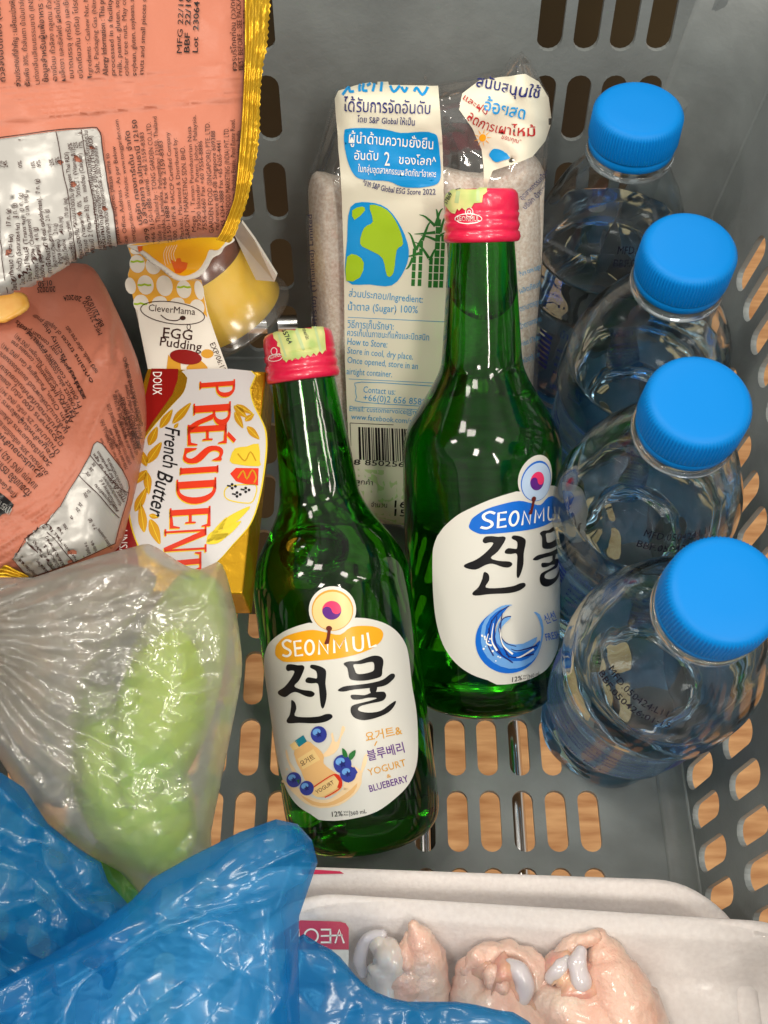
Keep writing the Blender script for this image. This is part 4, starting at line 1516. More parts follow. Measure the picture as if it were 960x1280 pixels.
i = Ink(fbt); i.poly([(610, 540), (635, 490), (700, 480), (765, 465), (772, 560), (765, 590), (620, 575)], sm=2); i.line(smooth([(575, 740), (600, 700), (700, 690), (755, 700), (735, 780), (690, 792), (600, 775)], 3), 6, True)
i.build('crest_yellow_print', bmap, M['wheat2'], ov, 0.45)
i = Ink(fbt); i.poly([(608, 630), (640, 598), (765, 600), (762, 695), (700, 690), (640, 672)])
i.build('crest_red_print', bmap, M['btred'], ov, 0.45)
i = Ink(fbt); i.line(smooth([(650, 655), (680, 615), (700, 660), (730, 610), (752, 650), (740, 680)], 3, False), 9).line(smooth([(650, 520), (690, 560), (720, 510), (750, 560)], 3, False), 7)
i.build('crest_squiggle_print', bmap, M['wheat'], ov, 0.55)
i = Ink(fbt)
for (x, y) in ((625, 700), (700, 720), (652, 745)):
    for a in (0, 120, 240): i.poly(ell(x + 12 * math.cos(math.radians(a)), y + 12 * math.sin(math.radians(a)), 8, None, 0, 10))
    i.line([(x - 12, y), (x - 34, y - 4)], 9)
i.build('crest_black_print', bmap, M['black'], ov, 0.5)

# ================================================================== egg pudding
pm, pn = quadmap([(158, 300, 470), (262, 330, 476), (292, 462, 458), (180, 462, 452)])
pud = thing('egg_pudding', 'egg pudding cup in an open white and orange egg-patterned card sleeve', 'pudding', pm(220, 460, -40))
fp = (150, 1 / 4.571, 280, 1 / 4.571)
front = [(42, 120), (70, 200), (45, 290), (75, 420), (110, 580), (150, 760), (165, 860), (628, 860), (590, 760), (540, 620), (500, 500), (465, 320), (500, 200), (560, 100), (300, 40), (40, 120)]
fpts = [(fp[0] + x * fp[1], fp[2] + y * fp[3]) for x, y in front]
V = [pm(x, y, 0) for x, y in fpts] + [pm(x, y, -1.0) for x, y in fpts]
n = len(fpts)
T = [tuple(t) for t in tessellate_polygon([[Vector((x, y, 0)) for x, y in fpts]])]
F = T + [tuple(k + n for k in reversed(t)) for t in T] + [(k, (k + 1) % n, (k + 1) % n + n, k + n) for k in range(n)]
card = mk('card_sleeve', V, F, M['card'], pud, False); fix_normals(card)
i = Ink(fp); i.poly([(44, 125), (62, 180), (70, 205), (46, 290), (74, 420), (98, 500), (130, 470), (200, 446), (300, 440), (400, 462), (470, 500), (500, 540), (480, 420), (465, 322), (500, 200), (300, 60)])
pt = i.build('orange_pattern', pm, M['eggorange'], card, 0.15)
i = Ink(fp)
eggs = [(98, 230, 44, 52), (190, 240, 44, 50), (60, 355, 30, 48), (146, 350, 46, 56), (254, 355, 46, 60), (365, 375, 42, 52), (452, 380, 26, 56), (120, 455, 44, 50), (225, 450, 44, 36), (325, 456, 44, 34), (440, 480, 42, 48), (96, 150, 38, 26)]
for a, b, c, d in eggs: i.poly(ell(a, b, c, d, -12, 20))
i.build('egg_print', pm, M['card'], pt, 0.12 + 0.15)
i = Ink(fp)
for a, b in ((98, 216), (140, 350), (365, 362), (118, 458)): i.line([(a - 38, b), (a - 20, b + 3), (a, b - 3), (a + 20, b + 3), (a + 38, b)], 11)
i.build('chick_band_print', pm, M['lime'], pt, 0.35)
i = Ink(fp); i.poly([(100, 505), (130, 472), (200, 448), (300, 442), (400, 462), (470, 505), (505, 545), (600, 860), (165, 860), (110, 590)], sm=0)
cp_ = i.build('white_panel', pm, M['card'], card, 0.4)
i = Ink(fp); i.line(ell(300, 512, 184, 62, 8, 40), 5, True); i.poly(ell(358, 541, 17, 13, 0, 16)); i.line(ell(392, 592, 10, 15, 0, 12), 4, True)
i.line(smooth([(232, 524), (270, 550), (320, 556), (345, 545)], 4, False), 6)
i.text('CleverMama', (162, 500), (428, 524), 56, 0.018)
i.build('brand_print', pm, M['dkbrown'], cp_, 0.6)
i = Ink(fp); i.text('EGG', (243, 652), (410, 668), 84, 0.02); i.text('Pudding', (226, 698), (464, 730), 72, 0.02); i.text('EXP/06:12', (512, 690), (580, 850), 44, 0.004)
i.build('lettering', pm, M['dkbrown'], cp_, 0.6)
i = Ink(fp); i.poly(ell(375, 765, 92, 42, 8, 24)); i.build('pudding_picture_top', pm, M['maroon'], cp_, 0.8)
i = Ink(fp); i.poly([(275, 750), (290, 770), (345, 800), (350, 860), (262, 860)]).poly([(440, 780), (480, 800), (500, 840), (400, 850), (380, 820)], sm=2).poly(ell(498, 745, 36, 26, 0, 14))
i.build('pudding_picture', pm, M['gold_ink'], cp_, 0.6)
# back leaf of the sleeve, to the right of the cup
q = [pix(302, 278, 470), pix(318, 300, 466), pix(346, 345, 468), pix(343, 352, 470), pix(320, 350, 478), pix(292, 292, 482)]
V = q + [p + Vector((0, 3, -1.5)) for p in q]
F = [(0, 1, 2, 3, 4, 5), (11, 10, 9, 8, 7, 6)] + [(k, (k + 1) % 6, (k + 1) % 6 + 6, k + 6) for k in range(6)]
o = mk('card_flap', V, F, M['card'], pud, False); fix_normals(o)
# cup: frustum lying on its side, lid end lower right
ca, cb = pix(236, 320, 488), pix(280, 392, 508)
ax = (cb - ca); Lc = ax.length; ax.normalize()
yv = Vector((0, 0, 1)); yv = (yv - ax * yv.dot(ax)).normalized(); xv = yv.cross(ax)


def obl(prof, mat, name, parent, seg=72):
    V, F = lathe(prof, seg)
    V = [ca + xv * v[0] + yv * v[1] + ax * v[2] for v in V]
    return mk(name, V, F, mat, parent)


obl([(-3, 10), (-2, 20), (0, 21.6), (5, 22.9)], M['caramel'], 'caramel', pud)
obl([(5.05, 22.9), (20, 25.4), (Lc, 28)], M['custard'], 'custard', pud)
obl([(-4.5, 14), (-4, 20.5), (-3, 21.9), (6, 23.8), (20, 26.2), (Lc + 1, 28.6), (Lc + 2, 31), (Lc + 3.6, 31.2), (Lc + 4, 16)], M['cupfilm'], 'cup', pud)
# scalloped yellow lid flap
outer = [(40, 125), (130, 120), (300, 100), (520, 50), (600, 60), (655, 85), (640, 108), (600, 130), (575, 170), (530, 195), (500, 250), (455, 300), (400, 318), (340, 326), (290, 305), (230, 255), (180, 225), (140, 190), (100, 160)]
sc = []
fo_ = smooth([(fp[0] + x * fp[1], fp[2] + y * fp[3]) for x, y in outer], 3)


def dlid(x, y): return 462 - (y - 300) * 0.25 - 6 * math.exp(-((y - 335) / 22) ** 2)


lid = pillow('lid_flap', fo_, 4, dlid, 1.0, 14, 0.5, M['card'], pud, wr=lambda x, y: 1.2 * rnd(x, y, 24, 3))
ml = caster(lid)
i = Ink(fp); i.poly([(120, 128), (300, 104), (520, 50), (590, 70), (605, 100), (560, 150), (512, 150), (490, 200), (450, 262), (385, 295), (330, 290), (270, 250), (210, 210), (160, 170)], sm=3)
lp = i.build('yellow_print', ml, M['yolk'], lid, 0.2, 4)
i = Ink(fp); i.poly([(290, 205), (318, 222), (325, 200), (345, 198), (352, 218), (388, 225), (380, 260), (345, 285), (318, 282), (305, 250)], sm=1).poly([(100, 130), (130, 130), (128, 155), (108, 162)])
i.build('beak_print', ml, M['beakorange'], lp, 0.3, 4)
i = Ink(fp)
for k in range(5): i.line(smooth([(270 + k * 14, 130 - k * 2), (250 + k * 14, 175), (262 + k * 14, 240 - k * 6)], 3, False), 2)
i.build('line_print', ml, M['white'], lp, 0.3)

# ================================================================== nut bags
n1out = smooth([(-60, -60), (120, -70), (322, -60), (319, 0), (318, 60), (314, 120), (310, 180), (304, 230), (300, 262), (290, 285), (278, 296), (250, 297), (200, 302), (150, 306), (120, 310), (95, 322), (70, 340), (40, 355), (0, 370), (-60, 395)], 3)


def d1(x, y): return 372 + 0.030 * (x - 160) - 0.055 * (y - 170)


def ridge(c, w): return math.exp(-(c / w) ** 2)


def w1(x, y):
    s = y - (128 - (x / 310.0) * 30)
    h = 0
    if abs(s) < 30:
        for k, a in ((-20, .9), (-12, .6), (-3, .7), (5, .7), (14, .8), (22, 1.4)): h += a * ridge(s - k, 2.6)
    h += 2.6 * (crumple(x, y, 110, 3) - .4) + 1.6 * rnd(x, y, 45, 1)
    h += 1.1 * (1 - min(1, abs(math.sin(0.045 * (x * .8 + y * 1.2) + 2 * rnd(x, y, 90, 6))) * 1.6)) * max(0, (y - 180) / 150)
    return h


nb1 = thing('snack_bag', 'salmon nut snack bag lying uppermost at the left, gold seal edge to its right', 'snack bag', pix(160, 170, 395), group='salmon snack bags')
b1 = pillow('foil_bag', n1out, 4, d1, 12, 46, 22, M['salmon'], nb1, wr=w1, damp=20)
m1 = caster(b1)


def ribbon(name, inner, outer, depth, mat, parent, nw=5, rid=0.6):
    n = 90
    def rs(p):
        p = smooth(p, 8, False)
        d = [0]
        for a, b in zip(p, p[1:]): d.append(d[-1] + math.hypot(b[0] - a[0], b[1] - a[1]))
        out = []
        for k in range(n):
            t = d[-1] * k / (n - 1)
            j = max(0, min(len(p) - 2, next((q for q in range(len(d) - 1) if d[q + 1] >= t), len(p) - 2)))
            u = (t - d[j]) / (d[j + 1] - d[j] + 1e-9)
            out.append((p[j][0] + (p[j + 1][0] - p[j][0]) * u, p[j][1] + (p[j + 1][1] - p[j][1]) * u))
        return out
    A, B = rs(inner), rs(outer)
    m = nw * 4
    V, F = [], []
    for side in (0, 1):
        for k in range(n):
            jag = (0.0, 0.07)[k % 2] + 0.05 * rnd(k * 9, 3, 20, 4)
            for j in range(m + 1):
                u = j / m * (1 - jag)
                x, y = A[k][0] + (B[k][0] - A[k][0]) * u, A[k][1] + (B[k][1] - A[k][1]) * u
                V.append(pix(x, y, depth(x, y) - rid * math.sin(u * nw * 2 * math.pi) + 1.5 * rnd(x, y, 22, 8) + side * 0.5))
    for side in (0, 1):
        o = side * n * (m + 1)
        for k in range(n - 1):
            for j in range(m):
                a = o + k * (m + 1) + j
                F.append((a, a + 1, a + m + 2, a + m + 1) if side == 0 else (a + m + 1, a + m + 2, a + 1, a))
    return mk(name, V, F, mat, parent)


ribbon('gold_seal_edge', [(308, -60), (306, 0), (306, 60), (304, 120), (300, 180), (294, 240), (288, 262), (279, 285), (270, 300)],
       [(342, -60), (339, 0), (335, 55), (330, 80), (326, 120), (324, 180), (310, 250), (302, 272), (296, 290), (288, 304)], lambda x, y: d1(x, y) - 11, M['goldfoil'], nb1, 4)
f7 = (0, 1 / 2.824, 150, 1 / 2.824)
i = Ink(f7); i.poly(smooth([(-170, 95), (0, 72), (200, 45), (325, 32), (345, 40), (356, 62), (362, 110), (380, 230), (400, 340), (412, 428)], 2, False) + [(412, 436), (300, 492), (240, 505), (180, 540), (120, 590), (-160, 640)])
p1_ = i.build('nutrition_panel', m1, M['silver'], b1, 0.85, 4)
i = Ink(f7)
i.line(smooth([(-170, 93), (0, 70), (200, 43), (325, 30), (347, 38), (359, 62), (364, 110), (383, 230), (403, 340), (414, 428)], 3, False), 4)
i.line(smooth([(200, 48), (225, 200), (250, 330), (262, 480)], 3, False), 3).line(smooth([(285, 38), (310, 180), (335, 330), (350, 465)], 3, False), 3).line([(-4, 300), (22, 600)], 3)
rows = [('ไขมันทั้งหมด (Total fat)    17 ก. (g)', 56, 590, 38, 320, 1), ('ไขมันอิ่มตัว (Saturated fat)   3 ก. (g)', 84, 570, 60, 300, 0), ('ไขมันทรานส์ (Trans fat)   0 ก. (g)', 108, 560, 82, 262, 0), ('โคเลสเตอรอล (Cholesterol)   0 มก. (mg)', 132, 550, 100, 268, 0),
        ('โปรตีน (Protein)    4 ก. (g)', 152, 545, 132, 385, 1), ('คาร์โบไฮเดรต (Total carbohydrate)   7 ก. (g)', 176, 530, 140, 215, 1), ('ใยอาหาร (Dietary fiber)  2 ก. (g)', 196, 510, 172, 320, 0), ('น้ำตาล (Sugars)   2 ก. (g)', 215, 500, 200, 370, 0),
        ('โซเดียม (Sodium)    40 มก. (mg)', 238, 500, 218, 345, 0), ('โพแทสเซียม (Potassium)   170 มก. (mg)', 262, 490, 236, 280, 0), ('ร้อยละของปริมาณแนะนำต่อวัน (Percent Thai RDI)', 290, 485, 240, 120, 0), ('วิตามินเอ (Vitamin A)   0%   วิตามินบี 1 (Vitamin B1)', 312, 480, 262, 110, 0),
        ('วิตามินบี 2 (Vitamin B2)  0%   แคลเซียม (Calcium)', 334, 470, 288, 125, 0), ('*ร้อยละของปริมาณสารอาหารที่แนะนำให้บริโภคต่อวัน', 362, 470, 308, 40, 0), ('สำหรับคนไทยอายุตั้งแต่ 6 ปีขึ้นไป (Thai RDI)', 378, 460, 326, 60, 0), ('โดยคิดจากความต้องการพลังงานวันละ 2,000 กิโลแคลอรี', 398, 450, 345, 100, 0)]
for tx, x0, y0, x1, y1, b in rows: i.text(tx, (x0, y0), (x1, y1), 22, 0.02 + 0.02 * b)
for (x, y) in ((5, 165), (22, 165), (75, 165), (122, 165), (142, 160), (186, 155), (205, 150), (248, 100), (266, 96), (285, 94)):
    i.text('0%' if x in (75, 248) else '%d%%' % (x % 27 + 2), (x + 8, y + 10), (x + 4, y - 14), 22, 0.02)
i.build('nutrition_lettering', m1, M['dkbrown'], p1_, 1.25, 12)
lines = [('points or enquires, please write to', 425, 430, 385, 120, 0), ('ice Office. Address - As per Below', 452, 430, 408, 95, 0), ('tonggarden.com Website: www.tonggarden.com', 480, 425, 418, 0, 0), ('บริษัท ทองการ์เด้น จำกัด', 505, 370, 457, 40, 1),
         ('99/9 อ.ลำลูกกา จ.ปทุมธานี 12150', 530, 435, 482, 0, 1), ('+66 2150-1888 แฟกซ์. +66 2159-8383', 550, 430, 507, 45, 0), ('Made in Thailand by : TONG GARDEN CO.,LTD.', 572, 430, 532, 10, 1), ('Lamlukka, Lamlukka, Pathumthani 12150, Thailand', 588, 430, 553, -10, 0),
         ('2150-1888 Fax +66 2159-8383', 606, 425, 574, 75, 0), ('9000, GHPs & HACCP Certified Company', 627, 430, 599, 45, 0), ('Packed, Marketed & Distributed by:', 650, 415, 624, 65, 0), ('GARDEN MARKETING SDN. BHD.', 672, 420, 652, 95, 1),
         ('Mega 1, Taman Perindustrian Nusa', 692, 390, 674, 25, 0), ('79200 Iskandar Puteri, Johor, Malaysia.', 711, 385, 692, -15, 0), ('7556-6660 Fax +60 7556-8886', 730, 385, 714, 75, 0), ('GARDEN FOOD (SINGAPORE) PTE. LTD.', 754, 395, 740, 10, 1),
         ('reference #03-08 Singapore 609388', 772, 385, 759, 40, 0), ('+65 6264-3888 Fax +65 6265-4441', 792, 385, 779, 75, 0), ('GARDEN FOOD MARKETING (INDIA) PVT. LTD.', 812, 380, 806, 30, 1), ('Village Mahim, Prabhat Estate, Patel Estate Road,', 830, 362, 826, 0, 0), ('Mumbai - 400102, Maharashtra, India.', 848, 330, 845, 35, 0)]
i = Ink(f7)
for tx, x0, y0, x1, y1, b in lines: i.text(tx, (x0, y0), (x1, y1), 24 if b else 21, 0.03 if b else 0.008)
i.build('address_lettering', m1, M['dkbrown'], b1, 0.45, 9)
f6 = (0, 1 / 2.824, 0, 1 / 2.824)
i = Ink(f6)
up_ = [('ถั่วลิสงอบเกลือ (ตราทอง)', 20, 292, -5, -60, 1), ('ส่วนประกอบที่สำคัญ : เมล็ดมะม่วงหิมพานต์', 74, 305, 48, -60, 1), ('ธัญพืช 30%, ถั่วลันเตา น้ำมันปาล์ม เกลือ', 106, 302, 80, -60, 0), ('แต่งกลิ่นเลียนธรรมชาติ (INS 941)', 140, 296, 112, -60, 0), ('ข้อมูลสำหรับผู้แพ้อาหาร : มีถั่ว', 172, 292, 146, -60, 1), ('อาจมีนม ถั่วลิสง กลูเตน ถั่วเหลือง', 203, 286, 176, -60, 0),
       ('เมล็ดงา และซัลไฟต์ ผลิตในโรงงาน', 232, 284, 206, -60, 0), ('ขนาดบรรจุ (กรัม) และชิ้นส่วน', 262, 280, 238, -60, 0), ('ชนิดเดียวกัน (กรัม) โปรดระวัง', 294, 278, 268, -60, 0), ('Ingredients : Cashew Nut, Mixed', 326, 274, 308, -50, 0), ('Salt, Packaging Gas (Nitrogen)', 352, 262, 336, -60, 0), ('Allergy Information : This product', 382, 270, 364, -60, 1), ('processed in a facility that', 408, 268, 392, -60, 0),
       ('milk, peanut, gluten, soybean', 432, 266, 418, -60, 0), ('other tree nuts. May contain', 455, 266, 442, -60, 0), ('soybean, gluten, soybeans, sesame', 482, 266, 470, -60, 0), ('nuts and small pieces of nut', 506, 262, 520, -60, 0), ('BEST BEFORE : SEE PACKAGING', 856, 248, 846, -60, 0), ('ควรบริโภคก่อน (วว/ดด/ปป)', 834, 250, 826, -60, 0), ('เก็บในที่แห้งและเย็น เก็บให้พ้นแสงแดด', 882, 244, 876, -40, 1)]
for tx, x0, y0, x1, y1, b in up_: i.text(tx, (x0, y0), (x1, y1), 27 if b else 24, 0.03 if b else 0.01)
i.build('ingredient_lettering', m1, M['dkbrown'], b1, 0.45, 9)
i = Ink(f6); i.text('MFG 22/10/20', (642, 190), (652, -70), 27, 0.03).text('BBF  22/10/20', (668, 188), (678, -70), 27, 0.03).text('Lot  23064', (698, 188), (704, 8), 27, 0.03)
i.build('date_lettering', m1, M['black'], b1, 0.45, 9)

n2out = smooth([(-60, 335), (0, 322), (60, 330), (108, 330), (128, 352), (142, 380), (158, 415), (172, 450), (181, 490), (183, 530), (178, 570), (170, 610), (160, 650), (150, 682), (120, 705), (60, 722), (20, 716), (-60, 705)], 3)


def d2(x, y): return 424 + 0.02 * (x - 80) - 0.09 * (y - 520) + 14 * max(0, (x - 110) / 70) ** 2


def seam2(x, y):
    # seam band centre runs from (135,452) down-left to (0,660)
    P = [(138, 450), (110, 510), (80, 575), (45, 625), (0, 665), (-50, 700)]
    best = 1e9
    for a, b in zip(P, P[1:]):
        dx, dy = b[0] - a[0], b[1] - a[1]
        t = max(0, min(1, ((x - a[0]) * dx + (y - a[1]) * dy) / (dx * dx + dy * dy)))
        ex, ey = x - a[0] - t * dx, y - a[1] - t * dy
        s = math.hypot(ex, ey) * (1 if (dx * ey - dy * ex) > 0 else -1)
        if abs(s) < abs(best): best = s
    return best


def w2(x, y):
    s = seam2(x, y)
    h = 0
    if abs(s) < 26:
        for k, a in ((-16, 1.4), (-9, .6), (-2, .7), (5, .7), (12, .7), (18, 1.3)): h += a * ridge(s - k, 2.3)
    if y < 455:
        c = (x - 138) + (y - 455) * 0.02 + 3 * math.sin(y / 16)
        h += 3.0 * ridge(c, 9) - 3.0 * ridge(c - 8, 5)
    h += 2.2 * (crumple(x, y, 90, 11) - .4) + 1.8 * rnd(x, y, 40, 12)
    if y > 610: h += 0.7 * math.sin((x * 0.55 + y) * 0.5) * max(0, min(1, (y - 610) / 40)) * max(0, min(1, (90 - x) / 40))
    return h


nb2 = thing('snack_bag', 'second salmon nut snack bag tucked below the upper one at the left edge', 'snack bag', pix(70, 540, 430), group='salmon snack bags')
b2 = pillow('foil_bag', n2out, 4, d2, 16, 60, 18, M['salmon'], nb2, wr=w2, damp=18)
m2 = caster(b2)
f8 = (0, 1 / 5.053, 540, 1 / 5.053)
i = Ink(f8)
edge = [(80, 795), (170, 680), (220, 620), (285, 575), (380, 480), (440, 370), (510, 260), (570, 150), (590, 85), (612, 66), (640, 80), (700, 160), (760, 240), (795, 310), (803, 350), (790, 430), (760, 530), (735, 620), (715, 700), (500, 800), (330, 860), (190, 910)]
i.poly(edge)
p2_ = i.build('nutrition_panel', m2, M['silver'], b2, 0.6, 4)
i = Ink(f8)
i.line(edge, 4, True).line(smooth([(568, 152), (640, 240), (740, 350), (800, 385)], 3, False), 4).line(smooth([(502, 275), (600, 380), (680, 480), (742, 545)], 3, False), 5).line([(262, 590), (465, 815)], 5).line([(163, 680), (335, 860)], 5)
tl = [('(ข้อมูลโภชนาการ)', 240, 890, 130, 790), ('จำนวนหน่วยบริโภค', 310, 870, 250, 810), ('พลังงานทั้งหมด (Total energy)', 350, 850, 222, 695), ('ไขมัน (fat) 17 ก. (g)', 380, 845, 285, 715), ('ไขมันอิ่มตัว (Saturated)', 410, 840, 300, 665), ('Percent Thai RDI', 495, 800, 300, 580),
      ('โปรตีน 4 ก.', 570, 760, 545, 690), ('โซเดียม 40 ก.', 610, 750, 580, 680), ('คาร์โบไฮเดรต (carbohydrate)', 700, 725, 615, 610), ('7 ก. (g)', 605, 610, 565, 550), ('วิตามินเอ', 400, 640, 370, 600), ('20%', 430, 615, 412, 580), ('4%', 470, 550, 455, 530), ('2%', 512, 500, 492, 478), ('2%', 528, 470, 508, 448), ('0%', 560, 415, 545, 385), ('2%', 575, 385, 560, 365),
      ('0%', 575, 275, 558, 250), ('2%', 592, 245, 576, 222), ('0%', 605, 215, 592, 195), ('*ร้อยละของปริมาณสารอาหาร', 760, 460, 655, 280), ('สำหรับคนไทยอายุ 6 ปี', 740, 500, 640, 300), ('ความต้องการพลังงาน', 735, 495, 605, 330), ('โดยคิดจากความต้องการ', 790, 400, 680, 170), ('(Thai RDI) for population', 780, 420, 620, 125), ('over 6 years of age', 775, 440, 595, 140)]
for tx, x0, y0, x1, y1 in tl: i.text(tx, (x0, y0), (x1, y1), 26, 0.03)
i.build('nutrition_lettering', m2, M['dkbrown'], p2_, 0.95, 12)
f9 = (0, 1 / 5.053, 370, 1 / 5.053)
i = Ink(f9)
bl2 = [('other facility that processes', 540, 640, 300, 150, 205, 130), ('ontains traces of sulphites', 590, 545, 400, 220, 290, 160), ('nuts seeds, other tree nuts', 620, 480, 520, 320, 430, 190), ('sesame seeds, may contain pieces', 545, 650, 360, 300, 110, 180), ('Product contains traces of nuts', 520, 700, 340, 370, 110, 155),
       ('Product also contains process free', 500, 740, 330, 400, 185, 225), ('Palm Oil, Sodium, Nitrogen (INS 941)', 480, 760, 270, 400, 105, 240), ('Allergy Information : contains tree', 470, 800, 260, 430, 80, 280), ('Palm Olein, Packaging Gas (INS 941)', 450, 830, 220, 460, 20, 300), ('เมล็ดมะม่วงหิมพานต์ อบเกลือธรรมชาติ', 430, 860, 200, 530, 5, 350),
       ('ส่วนประกอบที่สำคัญโดยประมาณ', 410, 900, 180, 590, -30, 400), ('ตรวจหาสาร (500 กรัม) โดยเฉลี่ย', 400, 940, 160, 640, -30, 470), ('น้ำมันปาล์ม 2% เกลือ (INS 941) ผสม', 380, 985, 130, 690, -30, 540), ('ข้อมูลสำหรับผู้แพ้อาหาร : มีถั่ว', 350, 1010, 110, 740, -30, 600), ('วัตถุเจือปนอาหาร ถั่วลันเตา 30%', 330, 1060, 90, 800, -30, 680), ('อบกรอบ 30% เกลือบริโภค ธรรมชาติ', 310, 1120, 80, 870, -30, 750)]
for tx, x0, y0, xm, ym, x1, y1 in bl2: i.text(tx, (x0, y0), (x1, y1), 44, 0.012, mid=((x0 + x1) / 2 + ((xm - (x0 + x1) / 2)) * .7, (y0 + y1) / 2 + (ym - (y0 + y1) / 2) * .7))
i.text('ส่วนประกอบสำคัญ', (275, 1130), (-30, 830), 52, 0.03).text('แบบถุง (INS 162) คลุก', (240, 1200), (-30, 920), 62, 0.02).text('ถั่วอบเกลือ ตราทอง', (200, 1240), (-30, 1010), 70, 0.02).text('(Tong Garden)', (110, 1260), (-20, 1130), 50, 0.012)
i.build('ingredient_lettering', m2, M['dkbrown'], b2, 0.45, 9)
i = Ink(f9)
for k, (x0, y0, x1, y1) in enumerate(((720, 960, 650, 780), (770, 940, 690, 680), (800, 900, 730, 620), (820, 880, 742, 590), (850, 900, 760, 620), (870, 960, 780, 640), (885, 960, 800, 560), (895, 900, 800, 420), (900, 820, 790, 380), (760, 960, 700, 900))):
    i.text(lines[3 + k][0], (x0, y0), (x1, y1), 34, 0.02)
for k in range(7):
    x0, y0 = 760 + k * 22, 1150 - k * 30
    i.text(lines[12 + k][0], (x0, y0), (x0 - 120 + k * 6, y0 - 250), 28, 0.01)
i.build('address_lettering', m2, M['dkbrown'], b2, 0.45, 9)
i = Ink(f9); i.text('01:50', (328, -95), (240, -85), 48, 0.03).text('20/2025', (350, -55), (235, -50), 48, 0.03).text('20/2024', (520, 12), (400, 8), 46, 0.03, mid=(455, -2)).text('MFG 22/10/20', (650, 240), (545, 30), 44, 0.02).text('BBF 22/10/20', (660, 190), (565, 0), 44, 0.02)
i.build('date_lettering', m2, M['black'], b2, 0.45, 9)
i = Ink(f8); i.poly([(-20, 370), (30, 405), (90, 460), (60, 500), (-20, 540)]); s_ = i.build('sticker_print', m2, M['black'], b2, 0.35, 4)
i = Ink(f8); i.text('MIXED NUT', (78, 486), (-20, 420), 60, 0.03); i.build('sticker_lettering', m2, M['silver'], s_, 0.6)
# gold ends of the second bag
ng = smooth([(-40, 372), (0, 366), (28, 366), (36, 376), (34, 388), (10, 402), (0, 404), (-40, 408)], 3)
gp = pillow('gold_nut_print', ng, 3, lambda x, y: d2(x, y) - 21, 2, 8, 1, M['nutprint'], b2)
ribbon('gold_seal_edge', [(-60, 702), (0, 704), (20, 712), (36, 720)], [(-60, 750), (-10, 745), (10, 738), (30, 734)], lambda x, y: d2(x, y) - 10, M['goldfoil'], nb2, 4)

# ================================================================== clear bag of fruit
fb_out = [(-60, 745), (0, 735), (60, 716), (120, 696), (165, 684), (186, 680), (205, 690), (228, 705), (250, 712), (272, 702), (282, 715), (290, 745), (297, 775), (302, 815), (302, 845), (296, 880), (286, 930), (275, 985), (264, 1040), (262, 1080),
          (230, 1100), (180, 1118), (172, 1114), (150, 1090), (110, 1068), (60, 1030), (20, 985), (0, 950), (-60, 900)]


def db(x, y): return 372 - 0.03 * (y - 880) + 0.02 * (x - 150)


def wb_(x, y):
    kx, ky = -70, 800
    r = math.hypot(x - kx, y - ky); a = math.degrees(math.atan2(y - ky, x - kx))
    f = a * 0.085 + 0.8 * rnd(x, y, 120, 4)
    tri = abs((f % 1) - 0.5) * 2
    h = 7.5 * (tri - .5) * math.exp(-max(0, r - 90) / 115)
    f2 = a * 0.21 + rnd(x, y, 90, 14)
    h += 3.0 * (abs((f2 % 1) - .5) * 2 - .5) * math.exp(-max(0, r - 40) / 120)
    h += 5 * (crumple(x, y, 130, 21) - .4) + 3.5 * folds(x, y, 60, 15) + 1.4 * folds(x, y, 24, 16)
    return h


fbag = thing('produce_bag', 'thin milky plastic bag holding green fruit, crumpled below the butter box', 'plastic bag', pix(150, 1000, 390))
pillow('gathered_film', smooth([(-60, 735), (60, 722), (150, 705), (196, 722), (170, 770), (120, 830), (96, 900), (92, 960), (80, 1010), (40, 985), (0, 935), (-60, 880)], 3), 5, lambda x, y: db(x, y) + 4, 8, 60, 12, M['bagfold'], fbag, wr=lambda x, y: wb_(x + 20, y) * 0.8)
fbm = pillow('bag_film', smooth(fb_out, 2), 4.5, db, 24, 90, 14, M['bagfilm'], fbag, wr=wb_, damp=25)


def lump(name, c, rx, ry, rz, rotz, mat, parent, seed=0, amp=0.06, sub=4, fn=None, tilt=0, label=None, cat=None, group=None):
    bm = bmesh.new()
    bmesh.ops.create_icosphere(bm, subdivisions=sub, radius=1)
    R = Matrix.Rotation(math.radians(rotz), 3, 'Z') @ Matrix.Rotation(math.radians(tilt), 3, 'X')
    V = []
    for v in bm.verts:
        p = v.co.copy()
        k = 1 + amp * noise.noise(p * 1.6 + Vector((seed, 0, 0))) + amp * .4 * noise.noise(p * 4 + Vector((seed, 3, 0)))
        q = Vector((p.x * rx, p.y * ry, p.z * rz)) * k
        if fn: q = fn(q, p)
        V.append(Vector(c) + R @ q)
    F = [tuple(x.index for x in f.verts) for f in bm.faces]
    bm.free()
    return mk(name, V, F, mat, parent)


for nm, lab_, (px, py, t), r3, rz, sd in (('green_fruit', 'large yellow-green fruit upright inside the milky bag, right of its folds', (212, 858, 396), (17, 46, 16), -10, 1),
                                          ('green_fruit', 'yellow-green fruit in the lower middle of the milky bag', (160, 968, 390), (19, 38, 16), 30, 5)):
    o = lump(nm, pix(px, py, t), *r3, rz, M['fruit'], None, sd, 0.05)
    tag(o, lab_, 'fruit', 'green fruit in the milky bag')
o = lump('green_pepper', pix(148, 1102, 388), 16, 9, 9, -50, M['pepper'], None, 8, .2)
tag(o, 'dark green knobbly fruit showing between the blue bag and the milky bag', 'fruit')

# ================================================================== blue bags
# bag behind, left
bo1 = [(-60, 930), (0, 965), (30, 985), (60, 1030), (100, 1062), (126, 1078), (135, 1102), (160, 1130), (165, 1180), (150, 1230), (120, 1340), (-60, 1340)]


def dbl(x, y): return 345 - 0.02 * (y - 1100)


